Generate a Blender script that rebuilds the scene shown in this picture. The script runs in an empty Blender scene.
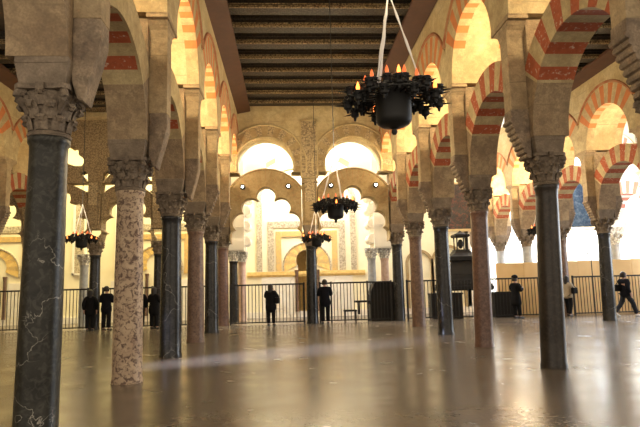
import bpy, bmesh, math, random
from mathutils import Vector, Matrix
random.seed(7)
PI = math.pi
C = bpy.context.scene.collection

# ------------------------------------------------------------------ camera (measured)
F_PX, PITCH, YAW, ROLL = 560.0, .1302, .0603, .0257
XL, XR, Y0, SP = -2.89, 5.02, 10.466, 3.7356
XLL, XRR = -11.25, 12.75
ZCEIL = 9.6
ORD = ['first', 'second', 'third', 'fourth', 'fifth', 'sixth', 'seventh', 'eighth', 'ninth', 'tenth', 'eleventh', 'twelfth']

# ------------------------------------------------------------------ materials
def mat(name, col, rough=.8, col2=None, scale=3., amt=.5, bump=0., bscale=25., metal=0., stain=None, stain_amt=.0,
        vein=None, vscale=3., vwidth=.03, emit=None, estr=0., detail=6., spec=.4, distort=.4, lo=.35, hi=.65, grain=0., course=0.):
    m = bpy.data.materials.new(name); m.use_nodes = True
    nt = m.node_tree; N = nt.nodes; L = nt.links
    b = N['Principled BSDF']
    b.inputs['Roughness'].default_value = rough; b.inputs['Metallic'].default_value = metal
    b.inputs['Specular IOR Level'].default_value = spec
    b.inputs['Base Color'].default_value = (*col, 1)
    geo = N.new('ShaderNodeNewGeometry')
    cur = None
    def noise(sc, det, dist=0):
        n = N.new('ShaderNodeTexNoise'); n.inputs['Scale'].default_value = sc
        n.inputs['Detail'].default_value = det; n.inputs['Distortion'].default_value = dist
        L.new(geo.outputs['Position'], n.inputs['Vector']); return n
    def ramp(src, a, c):
        r = N.new('ShaderNodeMapRange'); r.inputs[1].default_value = a; r.inputs[2].default_value = c
        L.new(src, r.inputs[0]); return r.outputs[0]
    def mix(fac, a, c, k=1.):
        x = N.new('ShaderNodeMix'); x.data_type = 'RGBA'
        if k != 1.:
            mm = N.new('ShaderNodeMath'); mm.operation = 'MULTIPLY'; mm.inputs[1].default_value = k
            L.new(fac, mm.inputs[0]); fac = mm.outputs[0]
        L.new(fac, x.inputs[0])
        if isinstance(a, tuple): x.inputs[6].default_value = (*a, 1)
        else: L.new(a, x.inputs[6])
        if isinstance(c, tuple): x.inputs[7].default_value = (*c, 1)
        else: L.new(c, x.inputs[7])
        return x.outputs[2]
    if col2:
        n = noise(scale, detail, distort)
        cur = mix(ramp(n.outputs[0], lo, hi), col, col2, amt)
    if stain:
        n = noise(scale * 3.1, 8, 1.)
        cur = mix(ramp(n.outputs[0], .48, .62), cur or col, stain, stain_amt)
    if vein:
        v = N.new('ShaderNodeTexVoronoi'); v.feature = 'DISTANCE_TO_EDGE'; v.inputs['Scale'].default_value = vscale
        n = noise(vscale * 1.5, 5, .5)
        ad = N.new('ShaderNodeMix'); ad.data_type = 'VECTOR'; ad.inputs[0].default_value = .35
        L.new(geo.outputs['Position'], ad.inputs[4]); L.new(n.outputs[1], ad.inputs[5]); L.new(ad.outputs[1], v.inputs['Vector'])
        r = N.new('ShaderNodeMapRange'); r.inputs[1].default_value = 0; r.inputs[2].default_value = vwidth
        r.inputs[3].default_value = 1; r.inputs[4].default_value = 0; L.new(v.outputs[0], r.inputs[0])
        n2 = noise(vscale * .8, 2)
        mm = N.new('ShaderNodeMath'); mm.operation = 'MULTIPLY'
        L.new(r.outputs[0], mm.inputs[0]); L.new(ramp(n2.outputs[0], .45, .6), mm.inputs[1])
        cur = mix(mm.outputs[0], cur or col, vein, .8)
    if grain:
        n = noise(34., 5); n2 = noise(7., 6, .6)
        ad = N.new('ShaderNodeMath'); ad.operation = 'MULTIPLY'
        L.new(ramp(n.outputs[0], .2, .75), ad.inputs[0]); L.new(ramp(n2.outputs[0], .2, .75), ad.inputs[1])
        sc_ = N.new('ShaderNodeMapRange'); sc_.inputs[3].default_value = 1. - grain; sc_.inputs[4].default_value = 1. + grain * .55
        L.new(ad.outputs[0], sc_.inputs[0])
        vm = N.new('ShaderNodeVectorMath'); vm.operation = 'SCALE'
        L.new(cur, vm.inputs[0]); L.new(sc_.outputs[0], vm.inputs['Scale']); cur = vm.outputs[0]
    if course:
        sp_ = N.new('ShaderNodeSeparateXYZ'); L.new(geo.outputs['Position'], sp_.inputs[0])
        n = noise(2.2, 3); wob = N.new('ShaderNodeMath'); wob.operation = 'MULTIPLY_ADD'; wob.inputs[1].default_value = .06
        L.new(n.outputs[0], wob.inputs[0]); L.new(sp_.outputs[2], wob.inputs[2])
        md = N.new('ShaderNodeMath'); md.operation = 'WRAP'; md.inputs[1].default_value = course; md.inputs[2].default_value = 0
        L.new(wob.outputs[0], md.inputs[0])
        lt = N.new('ShaderNodeMath'); lt.operation = 'LESS_THAN'; lt.inputs[1].default_value = .022; L.new(md.outputs[0], lt.inputs[0])
        ml = N.new('ShaderNodeMath'); ml.operation = 'MULTIPLY'; L.new(lt.outputs[0], ml.inputs[0]); L.new(ramp(noise(1.3, 2).outputs[0], .42, .6), ml.inputs[1])
        cur = mix(ml.outputs[0], cur, tuple(c * .45 for c in col), .8)
    if cur is not None: L.new(cur, b.inputs['Base Color'])
    if bump:
        n = noise(bscale, 8)
        bp = N.new('ShaderNodeBump'); bp.inputs['Strength'].default_value = bump; bp.inputs['Distance'].default_value = .03
        L.new(n.outputs[0], bp.inputs['Height']); L.new(bp.outputs[0], b.inputs['Normal'])
    if emit:
        b.inputs['Emission Color'].default_value = (*emit, 1); b.inputs['Emission Strength'].default_value = estr
    return m

def mat_carved(name, col, col2, scale, rough=.8, bump=.6):
    """stone or plaster carved with a dense repeating relief"""
    m = mat(name, col, rough, col2, 2.5, .35)
    nt = m.node_tree; N = nt.nodes; L = nt.links; b = N['Principled BSDF']
    geo = N.new('ShaderNodeNewGeometry')
    v = N.new('ShaderNodeTexVoronoi'); v.feature = 'SMOOTH_F1'; v.inputs['Scale'].default_value = scale
    v.inputs['Randomness'].default_value = .55
    L.new(geo.outputs['Position'], v.inputs['Vector'])
    old = b.inputs['Base Color'].links[0].from_socket
    x = N.new('ShaderNodeMix'); x.data_type = 'RGBA'
    r = N.new('ShaderNodeMapRange'); r.inputs[1].default_value = .25; r.inputs[2].default_value = .6
    L.new(v.outputs[0], r.inputs[0]); L.new(r.outputs[0], x.inputs[0]); L.new(old, x.inputs[6])
    x.inputs[7].default_value = (*[c * .45 for c in col2], 1); L.new(x.outputs[2], b.inputs['Base Color'])
    bp = N.new('ShaderNodeBump'); bp.invert = True; bp.inputs['Strength'].default_value = bump; bp.inputs['Distance'].default_value = .04
    L.new(v.outputs[0], bp.inputs['Height']); L.new(bp.outputs[0], b.inputs['Normal'])
    return m

def mat_brick(name, col, mortar, sx=7., sz=16., amt=1.):
    """painted brick courses with thin pale joints"""
    m = mat(name, col, .85, tuple(c * .7 for c in col), 9., .7, bump=.2)
    nt = m.node_tree; N = nt.nodes; L = nt.links; b = N['Principled BSDF']
    geo = N.new('ShaderNodeNewGeometry')
    w = N.new('ShaderNodeTexNoise'); w.inputs['Scale'].default_value = 14; w.inputs['Detail'].default_value = 4
    L.new(geo.outputs['Position'], w.inputs['Vector'])
    r = N.new('ShaderNodeMapRange'); r.inputs[1].default_value = .6; r.inputs[2].default_value = .72
    r.inputs[4].default_value = amt
    L.new(w.outputs[0], r.inputs[0])
    x = N.new('ShaderNodeMix'); x.data_type = 'RGBA'; L.new(r.outputs[0], x.inputs[0])
    old = b.inputs['Base Color'].links[0].from_socket
    L.new(old, x.inputs[6]); x.inputs[7].default_value = (*mortar, 1); L.new(x.outputs[2], b.inputs['Base Color'])
    return m

M = {}
M['pier'] = mat('pier_plaster', (.47, .35, .21), .9, (.30, .21, .13), 1.9, .9, bump=.6, bscale=16, stain=(.22, .16, .11), stain_amt=.4, grain=.4, course=.62)
M['pier_dull'] = mat('pier_stone', (.38, .29, .20), .9, (.22, .16, .115), 2.4, .9, bump=.8, bscale=20, stain=(.15, .115, .09), stain_amt=.45, grain=.45)
M['plaster'] = mat('wall_plaster', (.64, .53, .31), .9, (.48, .36, .18), 1.0, .8, bump=.3, bscale=10, stain=(.38, .28, .14), stain_amt=.3, grain=.3, course=.7)
M['cream'] = mat('voussoir_cream', (.62, .50, .28), .9, (.44, .33, .17), 2.4, .8, bump=.4, bscale=16, stain=(.34, .26, .15), stain_amt=.3, grain=.3)
M['ashlar'] = mat('pilaster_stone', (.52, .40, .24), .9, (.36, .26, .15), 2.0, .8, bump=.5, bscale=18, stain=(.26, .19, .12), stain_amt=.35, grain=.35, course=.55)
M['red'] = mat_brick('voussoir_red', (.40, .10, .042), (.55, .42, .3))
M['redline'] = mat('rim_red', (.33, .11, .05), .85, (.42, .24, .12), 4, .8)
M['orange'] = mat('voussoir_orange', (.55, .2, .065), .85, (.45, .14, .05), 4, .6)
M['capital'] = mat('capital_stone', (.30, .235, .17), .85, (.17, .13, .095), 4, .8, bump=.6, bscale=30, stain=(.13, .1, .08), stain_amt=.4, grain=.45)
M['impost'] = mat('impost_stone', (.30, .235, .17), .85, (.19, .145, .105), 3, .8, bump=.4, bscale=30, grain=.4)
M['cap_white'] = mat_carved('capital_white', (.82, .8, .75), (.6, .57, .5), 12.)
SH = {
 'veined': mat('shaft_grey_veined', (.027, .026, .021), .36, (.011, .011, .0095), 4, .9, spec=.25, vein=(.45, .42, .36), vscale=2.6, vwidth=.011, stain=(.10, .095, .08), stain_amt=.3, bump=.1),
 'mottled': mat('shaft_mottled', (.50, .375, .25), .5, (.36, .25, .165), 4.6, .8, stain=(.085, .042, .028), stain_amt=.9, bump=.15, bscale=40),
 'black': mat('shaft_black', (.022, .021, .021), .27, (.009, .009, .0095), 4, .8, spec=.3, vein=(.25, .24, .22), vscale=1.6, vwidth=.01, stain=(.06, .055, .05), stain_amt=.3),
 'brown': mat('shaft_brown', (.20, .125, .085), .45, (.11, .062, .042), 6, .8, stain=(.065, .035, .027), stain_amt=.7),
 'red': mat('shaft_red', (.15, .08, .058), .35, (.075, .038, .028), 7, .8, stain=(.26, .16, .115), stain_amt=.35),
 'darkbrown': mat('shaft_darkbrown', (.034, .027, .022), .33, (.016, .013, .011), 4, .8, spec=.3, stain=(.075, .055, .045), stain_amt=.3, bump=.05),
 'grey': mat('shaft_grey', (.36, .37, .38), .3, (.22, .23, .24), 4, .7),
 'pink': mat('shaft_pink', (.55, .4, .33), .3, (.4, .26, .2), 5, .7),
}
M['ceil'] = mat('ceiling_wood', (.045, .03, .02), .7, (.022, .014, .01), 6, .8)
M['beam'] = mat_carved('carved_beam_wood', (.034, .024, .015), (.018, .012, .008), 16., .6)
M['beam_edge'] = mat_carved('gilded_beam_edge', (.36, .26, .13), (.08, .05, .025), 22., .55)
M['board'] = mat('cornice_board_wood', (.10, .045, .026), .6, (.07, .032, .02), 3, .7)
M['iron'] = mat('wrought_iron', (.018, .016, .015), .5, metal=.3)
M['iron_lamp'] = mat('blackened_iron', (.012, .012, .012), .55, metal=.3)
M['cable'] = mat('pale_cable', (.75, .73, .7), .4)
M['wire'] = mat('dark_wire', (.03, .03, .03), .5)
M['bulb'] = mat('flame_bulb', (.9, .35, .1), .3, emit=(1., .22, .04), estr=2.2)
M['bulb_dim'] = mat('flame_bulb_dim', (.5, .12, .06), .3, emit=(1., .16, .03), estr=.5)
M['screen'] = mat('screen_stone', (.48, .36, .19), .9, (.36, .25, .12), 2.2, .8, bump=.3, bscale=20, stain=(.28, .19, .09), stain_amt=.25, grain=.35)
M['screen_carved'] = mat_carved('screen_carved', (.40, .30, .17), (.36, .26, .15), 19.)
M['panel_carved'] = mat_carved('carved_panel', (.50, .39, .23), (.42, .32, .19), 15.)
M['white_wall'] = mat('white_wall', (.86, .82, .72), .85, (.78, .72, .6), 1.5, .5)
M['mihrab_wall'] = mat('mihrab_plaster', (.84, .78, .58), .8, (.76, .68, .46), 1.2, .6)
M['mihrab_carved'] = mat('mihrab_relief', (.60, .52, .38), .8, (.22, .18, .12), 13., .9, bump=.3)
M['gold'] = mat('gold_mosaic', (.80, .58, .22), .5, (.62, .40, .12), 7, .8)
M['gold_rich'] = mat('gold_mosaic_ring', (.70, .46, .15), .5, (.42, .34, .18), 9, .7, stain=(.45, .2, .1), stain_amt=.4)
M['ochre_panel'] = mat('ochre_board', (.80, .56, .27), .6, (.70, .46, .2), 1.4, .6)
M['marble_dado'] = mat('pale_marble', (.80, .76, .68), .35, (.66, .6, .5), 2, .6, vein=(.5, .45, .38), vscale=1.2, vwidth=.02)
M['black_wood'] = mat('black_wood', (.010, .009, .008), .55, (.018, .015, .012), 6, .5, spec=.25)
M['black_cloth'] = mat('black_cloth', (.012, .012, .013), .95)
M['paint_dark'] = mat('dark_oil_painting', (.02, .018, .016), .5, (.05, .045, .04), 2.2, .8, stain=(.3, .07, .04), stain_amt=.35)
M['paint_blue'] = mat('blue_oil_painting', (.004, .006, .01), .6, (.012, .018, .022), 1.8, .8, stain=(.06, .06, .06), stain_amt=.3, spec=.03)
M['gilt'] = mat('gilt_frame', (.55, .42, .22), .4, metal=.3)
M['lamp_white'] = mat('lamp_lens', (1, 1, 1), .4, emit=(.9, .94, 1.), estr=25.)
M['skin'] = mat('skin', (.48, .28, .2), .6)
M['hair_dark'] = mat('hair_dark', (.015, .011, .009), .6)
M['coat_black'] = mat('coat_black', (.006, .006, .007), .9, spec=.15)
M['coat_navy'] = mat('coat_navy', (.006, .0065, .01), .9, spec=.15)
M['jacket_beige'] = mat('jacket_beige', (.32, .26, .18), .85, (.24, .19, .13), 8, .5)
M['jeans'] = mat('dark_jeans', (.02, .022, .028), .9, spec=.15)
M['trousers'] = mat('dark_trousers', (.008, .008, .009), .9, spec=.15)
M['shoe_pale'] = mat('pale_shoes', (.5, .48, .45), .6)
M['shoe'] = mat('dark_shoes', (.02, .018, .016), .4)
M['eye'] = mat('eye', (.02, .015, .012), .2)
M['lip'] = mat('lip', (.35, .13, .1), .5)
M['pink_band'] = mat('pink_voussoir', (.60, .25, .2), .85, (.5, .2, .16), 3, .5)
M['white_band'] = mat('white_voussoir', (.85, .83, .82), .85, (.75, .72, .72), 3, .5)

def floor_mat():
    m = bpy.data.materials.new('polished_stone_floor'); m.use_nodes = True
    nt = m.node_tree; N = nt.nodes; L = nt.links; b = N['Principled BSDF']
    geo = N.new('ShaderNodeNewGeometry')
    def noise(sc, det, dist=0.):
        n = N.new('ShaderNodeTexNoise'); n.inputs['Scale'].default_value = sc; n.inputs['Detail'].default_value = det
        n.inputs['Distortion'].default_value = dist; L.new(geo.outputs['Position'], n.inputs['Vector']); return n.outputs[0]
    def rng(s, a, c, d=0., e=1.):
        r = N.new('ShaderNodeMapRange'); r.inputs[1].default_value = a; r.inputs[2].default_value = c
        r.inputs[3].default_value = d; r.inputs[4].default_value = e; L.new(s, r.inputs[0]); return r.outputs[0]
    def mix(f, a, c):
        x = N.new('ShaderNodeMix'); x.data_type = 'RGBA'; L.new(f, x.inputs[0])
        for i, q in ((6, a), (7, c)):
            if isinstance(q, tuple): x.inputs[i].default_value = (*q, 1)
            else: L.new(q, x.inputs[i])
        return x.outputs[2]
    big = noise(.35, 4, .6); mid = noise(1.2, 4, .2); fine = noise(14, 6)
    c1 = mix(rng(big, .35, .65), (.185, .15, .115), (.135, .11, .085))
    c2 = mix(rng(mid, .42, .62, 0, .6), c1, (.11, .086, .062))
    c3 = mix(rng(fine, .45, .75, 0, .35), c2, (.24, .19, .13))
    br = N.new('ShaderNodeTexBrick'); br.inputs['Scale'].default_value = 1.
    br.inputs['Brick Width'].default_value = 2.6; br.inputs['Row Height'].default_value = 1.7
    br.inputs['Mortar Size'].default_value = .007; br.inputs['Mortar Smooth'].default_value = .2
    mp = N.new('ShaderNodeMapping'); mp.inputs['Rotation'].default_value = (0, 0, PI / 2)
    L.new(geo.outputs['Position'], mp.inputs[0]); L.new(mp.outputs[0], br.inputs['Vector'])
    part = N.new('ShaderNodeMath'); part.operation = 'MULTIPLY'
    L.new(br.outputs['Fac'], part.inputs[0]); L.new(rng(noise(.8, 3), .46, .6, .12, .8), part.inputs[1])
    c4 = mix(part.outputs[0], c3, (.035, .027, .022))
    L.new(c4, b.inputs['Base Color'])
    L.new(rng(mid, .3, .7, .19, .28), b.inputs['Roughness'])
    b.inputs['Specular IOR Level'].default_value = .5
    bp = N.new('ShaderNodeBump'); bp.inputs['Strength'].default_value = .05; bp.inputs['Distance'].default_value = .01
    L.new(big, bp.inputs['Height']); L.new(bp.outputs[0], b.inputs['Normal'])
    return m
M['floor'] = floor_mat()

# ------------------------------------------------------------------ mesh helpers
class MB:
    def __init__(s): s.v = []; s.f = []; s.m = []
    def add(s, vs, fs, mi=0):
        o = len(s.v); s.v += [tuple(p) for p in vs]
        for f in fs: s.f.append([i + o for i in f]); s.m.append(mi)
        return s
    def box(s, a, b, mi=0, taper=None):
        x0, y0, z0 = a; x1, y1, z1 = b
        t = taper or 0
        vs = [(x0, y0, z0), (x1, y0, z0), (x1, y1, z0), (x0, y1, z0),
              (x0 - t, y0 - t, z1), (x1 + t, y0 - t, z1), (x1 + t, y1 + t, z1), (x0 - t, y1 + t, z1)]
        return s.add(vs, [(3, 2, 1, 0), (4, 5, 6, 7), (0, 1, 5, 4), (1, 2, 6, 5), (2, 3, 7, 6), (3, 0, 4, 7)], mi)
    def prism(s, pts, axis, a, b, mi=0):
        """polygon extruded along axis ('x','y','z')"""
        def P(p, h):
            return {'x': (h, p[0], p[1]), 'y': (p[0], h, p[1]), 'z': (p[0], p[1], h)}[axis]
        n = len(pts)
        vs = [P(p, a) for p in pts] + [P(p, b) for p in pts]
        fs = [tuple(range(n))[::-1], tuple(range(n, 2 * n))] + [(i, (i + 1) % n, n + (i + 1) % n, n + i) for i in range(n)]
        return s.add(vs, fs, mi)
    def lathe(s, prof, n=24, c=(0, 0, 0), mi=0, lean=0.):
        vs = []; fs = []
        for r, z in prof:
            for k in range(n):
                a = 2 * PI * k / n; vs.append((c[0] + r * math.cos(a) + lean * z, c[1] + r * math.sin(a), c[2] + z))
        for i in range(len(prof) - 1):
            for k in range(n):
                fs.append((i * n + k, i * n + (k + 1) % n, (i + 1) * n + (k + 1) % n, (i + 1) * n + k))
        fs.append(tuple(range(n))[::-1]); fs.append(tuple(range((len(prof) - 1) * n, len(prof) * n)))
        return s.add(vs, fs, mi)
    def tube(s, path, r, n=8, mi=0):
        P = [Vector(p) for p in path]; vs = []; fs = []
        for i, p in enumerate(P):
            d = (P[min(i + 1, len(P) - 1)] - P[max(i - 1, 0)]).normalized()
            u = d.orthogonal().normalized() if abs(d.z) < .95 else Vector((1, 0, 0)) - d * d.x
            if abs(d.z) < .95: u = Vector((0, 0, 1)) - d * d.z
            u.normalize(); w = d.cross(u)
            rr = r[i] if isinstance(r, (list, tuple)) else r
            for k in range(n):
                a = 2 * PI * k / n; vs.append(p + (u * math.cos(a) + w * math.sin(a)) * rr)
        for i in range(len(P) - 1):
            for k in range(n):
                fs.append((i * n + k, i * n + (k + 1) % n, (i + 1) * n + (k + 1) % n, (i + 1) * n + k))
        fs.append(tuple(range(n))[::-1]); fs.append(tuple(range((len(P) - 1) * n, len(P) * n)))
        return s.add(vs, fs, mi)
    def ball(s, c, r, n=12, sq=(1, 1, 1), mi=0):
        k = max(4, n // 2)
        prof = [(max(1e-4, r * math.sin(PI * i / k)), -r * math.cos(PI * i / k)) for i in range(k + 1)]
        o = len(s.v); s.lathe(prof, n, (0, 0, 0), mi)
        for i in range(o, len(s.v)):
            x, y, z = s.v[i]; s.v[i] = (x * sq[0] + c[0], y * sq[1] + c[1], z * sq[2] + c[2])
        return s
    def ring(s, cx, cz, rin, rout, a0, a1, segs, axis, lo, hi, mi=0):
        """thick arch segment; rout may be a function of the angle"""
        ro = rout if callable(rout) else (lambda a: rout)
        vs = []; fs = []
        for i in range(segs + 1):
            a = a0 + (a1 - a0) * i / segs
            for h in (lo, hi):
                for r in (rin, ro(a)):
                    u, w = cx + r * math.cos(a), cz + r * math.sin(a)
                    vs.append({'x': (h, u, w), 'y': (u, h, w)}[axis])
        for i in range(segs):
            q = 4 * i
            fs += [(q, q + 1, q + 5, q + 4), (q + 2, q + 6, q + 7, q + 3), (q, q + 4, q + 6, q + 2), (q + 1, q + 3, q + 7, q + 5)]
        fs += [(0, 2, 3, 1), (4 * segs, 4 * segs + 1, 4 * segs + 3, 4 * segs + 2)]
        return s.add(vs, fs, mi)
    def mesh(s, name, mats, smooth=False, bevel=0.):
        me = bpy.data.meshes.new(name); me.from_pydata(s.v, [], s.f)
        for m in (mats if isinstance(mats, (list, tuple)) else [mats]): me.materials.append(m)
        me.polygons.foreach_set('material_index', s.m)
        bm = bmesh.new(); bm.from_mesh(me)
        bmesh.ops.recalc_face_normals(bm, faces=bm.faces)
        if bevel:
            ed = [e for e in bm.edges if len(e.link_faces) == 2 and e.calc_face_angle(0) > .7]
            bmesh.ops.bevel(bm, geom=ed, offset=bevel, segments=2, affect='EDGES', profile=.6, clamp_overlap=True)
        bm.to_mesh(me); bm.free()
        if smooth:
            me.polygons.foreach_set('use_smooth', [True] * len(me.polygons))
            try: me.set_sharp_from_angle(angle=.7)
            except Exception: pass
        me.update()
        return me
    def build(s, name, mats, parent=None, smooth=False, loc=None, bevel=0.):
        return link(name, s.mesh(name, mats, smooth, bevel), parent, loc)

def link(name, me, parent=None, loc=None, rot=None):
    o = bpy.data.objects.new(name, me); C.objects.link(o)
    if parent: o.parent = parent
    if loc: o.location = loc
    if rot: o.rotation_euler = rot
    return o
def tag(o, label=None, cat=None, group=None, kind=None):
    if label: o['label'] = label
    if cat: o['category'] = cat
    if group: o['group'] = group
    if kind: o['kind'] = kind
    return o
def thing(name, label, cat, loc=(0, 0, 0), rz=0., group=None):
    o = bpy.data.objects.new(name, None); C.objects.link(o); o.location = loc; o.rotation_euler = (0, 0, rz)
    o.empty_display_size = .2
    return tag(o, label, cat, group)
KIDS = {}
def copy_tree(o, parent=None):
    c = o.copy(); C.objects.link(c)
    if parent: c.parent = parent
    for ch in list(o.children): copy_tree(ch, c)
    return c

def shape_mesh(name, loops, depth, mats):
    """flat shape in XZ with holes (first loop outer), extruded along +Y by depth -> mesh"""
    cu = bpy.data.curves.new(name, 'CURVE'); cu.dimensions = '2D'; cu.fill_mode = 'BOTH'; cu.extrude = depth / 2
    for lp in loops:
        sp = cu.splines.new('POLY'); sp.points.add(len(lp) - 1)
        for p, q in zip(sp.points, lp): p.co = (q[0], q[1], 0, 1)
        sp.use_cyclic_u = True
    tmp = bpy.data.objects.new(name, cu); C.objects.link(tmp)
    dg = bpy.context.evaluated_depsgraph_get(); dg.update()
    me = bpy.data.meshes.new_from_object(tmp.evaluated_get(dg)); me.name = name
    bpy.data.objects.remove(tmp); bpy.data.curves.remove(cu)
    me.transform(Matrix.Rotation(PI / 2, 4, 'X')); me.transform(Matrix.Translation((0, depth / 2, 0)))
    bm = bmesh.new(); bm.from_mesh(me); bmesh.ops.remove_doubles(bm, verts=bm.verts, dist=1e-4)
    bmesh.ops.recalc_face_normals(bm, faces=bm.faces); bm.to_mesh(me); bm.free()
    me.materials.clear()
    for m in (mats if isinstance(mats, (list, tuple)) else [mats]): me.materials.append(m)
    me.polygons.foreach_set('material_index', [0] * len(me.polygons))
    return me
def arc(cx, cz, r, a0, a1, n):
    return [(cx + r * math.cos(a0 + (a1 - a0) * i / n), cz + r * math.sin(a0 + (a1 - a0) * i / n)) for i in range(n + 1)]

# ------------------------------------------------------------------ setting: floor and ceilings
b = MB(); b.box((-26, -6, -.3), (32, 46, 0)); tag(b.build('floor', M['floor']), kind='structure')

def ceiling_bay(name, x0, x1, ya, yb):
    q = MB(); q.box((x0, ya, ZCEIL + .42), (x1, yb, ZCEIL + .6)); tag(q.build(name, M['ceil']), kind='structure')
ceiling_bay('ceiling', XL - .8, XR + .8, -5, 25.7)
ceiling_bay('ceiling_left', XLL - 9, XL - .75, -5, 25.7)
ceiling_bay('ceiling_right', XR + .75, XRR + 8, -5, 25.7)

def beam(x0, x1, y, label, group):
    t = thing('ceiling_beam', label, 'beam', ((x0 + x1) / 2, y, ZCEIL + .02), 0, group)
    h = (x1 - x0) / 2
    q = MB(); q.box((-h, -.24, .0), (h, .24, .40)); q.box((-h, -.30, .22), (h, .30, .40)); q.build('beam_body', M['beam'], t, bevel=.01)
    q = MB(); q.box((-h, -.275, -.03), (h, -.235, .05)); q.tube([(-h, -.255, .10), (h, -.255, .10)], .02, 6); q.build('carved_edge', M['beam_edge'], t)
    return t
nb = 12
for i in range(nb):
    y = 23.9 - 1.2 * i
    if y < 11: break
    beam(XL + 1.25, XR - 1.25, y, 'dark carved ceiling beam over the middle nave, %s from the lobed arch wall' % ORD[i], 'carved ceiling beams over the nave')
for i in range(6):
    beam(XLL + .8, XL - .8, 23.9 - 1.2 * i, 'dark carved ceiling beam over the left aisle, %s from its far wall' % ORD[i], 'ceiling beams over the left aisle')
for i in range(11):
    beam(XR + .8, XRR - .8, 23.9 - 1.2 * i, 'dark carved ceiling beam over the right aisle, %s from the far end' % ORD[i], 'ceiling beams over the right aisle')
# sloping brown boards between the nave walls and the beams
for nm, x, s in (('trim_1', XL + .72, 1), ('trim_2', XR - .72, -1), ('trim_3', XL - .72, -1), ('trim_4', XR + .72, 1), ('trim_5', XLL + .72, 1), ('trim_6', XRR - .72, -1)):
    q = MB(); q.prism([(x, 9.42), (x + s * .62, 9.55), (x + s * .62, 9.66), (x, 9.60)], 'y', 6, 24.65)
    tag(q.build(nm, M['board']), kind='structure')

# ------------------------------------------------------------------ arcades
RB_IN, RB_OUT, ZB = 1.56, 2.2, 4.38         # lower arches
RA_IN, RA_OUT, ZA = 1.40, 2.2, 6.75         # upper arches
HALF = SP / 2
WT = .76                                     # half thickness of the upper wall
CORE = .35
def clip_out(R):
    return lambda a: min(R, (HALF - .003) / max(1e-6, abs(math.cos(a))))

def lower_arch_mesh(cream, red, left=False):
    q = MB(); hx = CORE + .005
    def seg(a0, a1, mi, n=3):
        q.ring(0, 0, RB_IN, clip_out(RB_OUT), math.radians(a0), math.radians(a1), n, 'x', -hx, hx, mi)
    if not left:
        n = 11; st = 38
        seg(36, 38, 0, 1); seg(142, 144, 0, 1)
    else:
        n = 9; st = 46; seg(36, 46, 0); seg(134, 144, 0)
    w = (180 - 2 * st) / n
    for i in range(n):
        a = st + i * w
        if left and i % 2 == 0:
            A0, A1 = math.radians(a), math.radians(a + w)
            q.ring(0, 0, RB_IN, clip_out(RB_OUT), A0, A1, 3, 'x', -hx, hx - .05, 1); q.ring(0, 0, RB_IN, clip_out(RB_OUT), A0, A1, 3, 'x', hx - .05, hx, 0)
        else: seg(a, a + w, 1 if i % 2 == 0 else 0)
    return q.mesh('lower_arch_voussoirs', [cream, red])
def upper_arch_mesh(cream, red, soffit):
    q = MB(); w = WT - .02
    def seg(a0, a1, mi, n=3):
        A0, A1 = math.radians(a0), math.radians(a1); ro = clip_out(RA_OUT - .06)
        q.ring(0, 0, RA_IN, ro, A0, A1, n, 'x', -w, -w + .3, mi)
        q.ring(0, 0, RA_IN, ro, A0, A1, n, 'x', -w + .3, w - .3, 2)
        q.ring(0, 0, RA_IN, ro, A0, A1, n, 'x', w - .3, w, mi)
    seg(0, 36, 0, 8); seg(144, 180, 0, 8)
    for i in range(13):
        a = 36 + i * 108 / 13; seg(a, a + 108 / 13, 1 if i % 2 == 0 else 0, 2)
    return q.mesh('upper_arch_voussoirs', [cream, red, soffit])
def rim_mesh(m):
    q = MB(); a = math.acos(HALF / RA_OUT)
    for s in (-1, 1):
        q.tube([(s * (WT - .005), RA_OUT * math.cos(t), RA_OUT * math.sin(t)) for t in [a + (PI - 2 * a) * i / 40 for i in range(41)]], .055, 6)
    return q.mesh('rim_moulding', m, True)
def spandrel_mesh(m):
    """one bay of the wall above an upper arch, centred on the arch (Y), z from the arch centre"""
    a = math.acos((HALF) / RA_OUT); top = ZCEIL + .5 - ZA
    pts = arc(0, 0, RA_OUT - .06, a, PI - a, 36)
    pts[0] = (HALF, pts[0][1]); pts[-1] = (-HALF, pts[-1][1])
    poly = pts + [(-HALF, top), (HALF, top)]
    q = MB()
    n = len(pts)
    vs = []
    for h in (-WT, WT):
        for p in pts: vs.append((h, p[0], p[1]))
        for p in pts: vs.append((h, p[0], top))
    fs = []
    for s in (0, 2 * n):
        for i in range(n - 1): fs.append((s + i, s + i + 1, s + n + i + 1, s + n + i))
    for i in range(n - 1):
        fs.append((i, 2 * n + i, 2 * n + i + 1, i + 1)); fs.append((n + i, n + i + 1, 3 * n + i + 1, 3 * n + i))
    q.add(vs, fs)
    return q

SETS = {
 'left': dict(lower=lower_arch_mesh(M['cream'], M['red'], True), upper=upper_arch_mesh(M['cream'], M['orange'], M['plaster']), rim=rim_mesh(M['redline']), wall=M['plaster'], pier=M['pier'], pil=M['ashlar']),
 'warm': dict(lower=lower_arch_mesh(M['cream'], M['red']), upper=upper_arch_mesh(M['cream'], M['orange'], M['plaster']), rim=rim_mesh(M['redline']), wall=M['plaster'], pier=M['pier'], pil=M['ashlar']),
 'white': dict(lower=lower_arch_mesh(M['white_band'], M['pink_band']), upper=upper_arch_mesh(M['white_band'], M['pink_band'], M['white_wall']), rim=rim_mesh(M['white_band']), wall=M['white_wall'], pier=M['white_wall'], pil=M['white_wall']),
}
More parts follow.
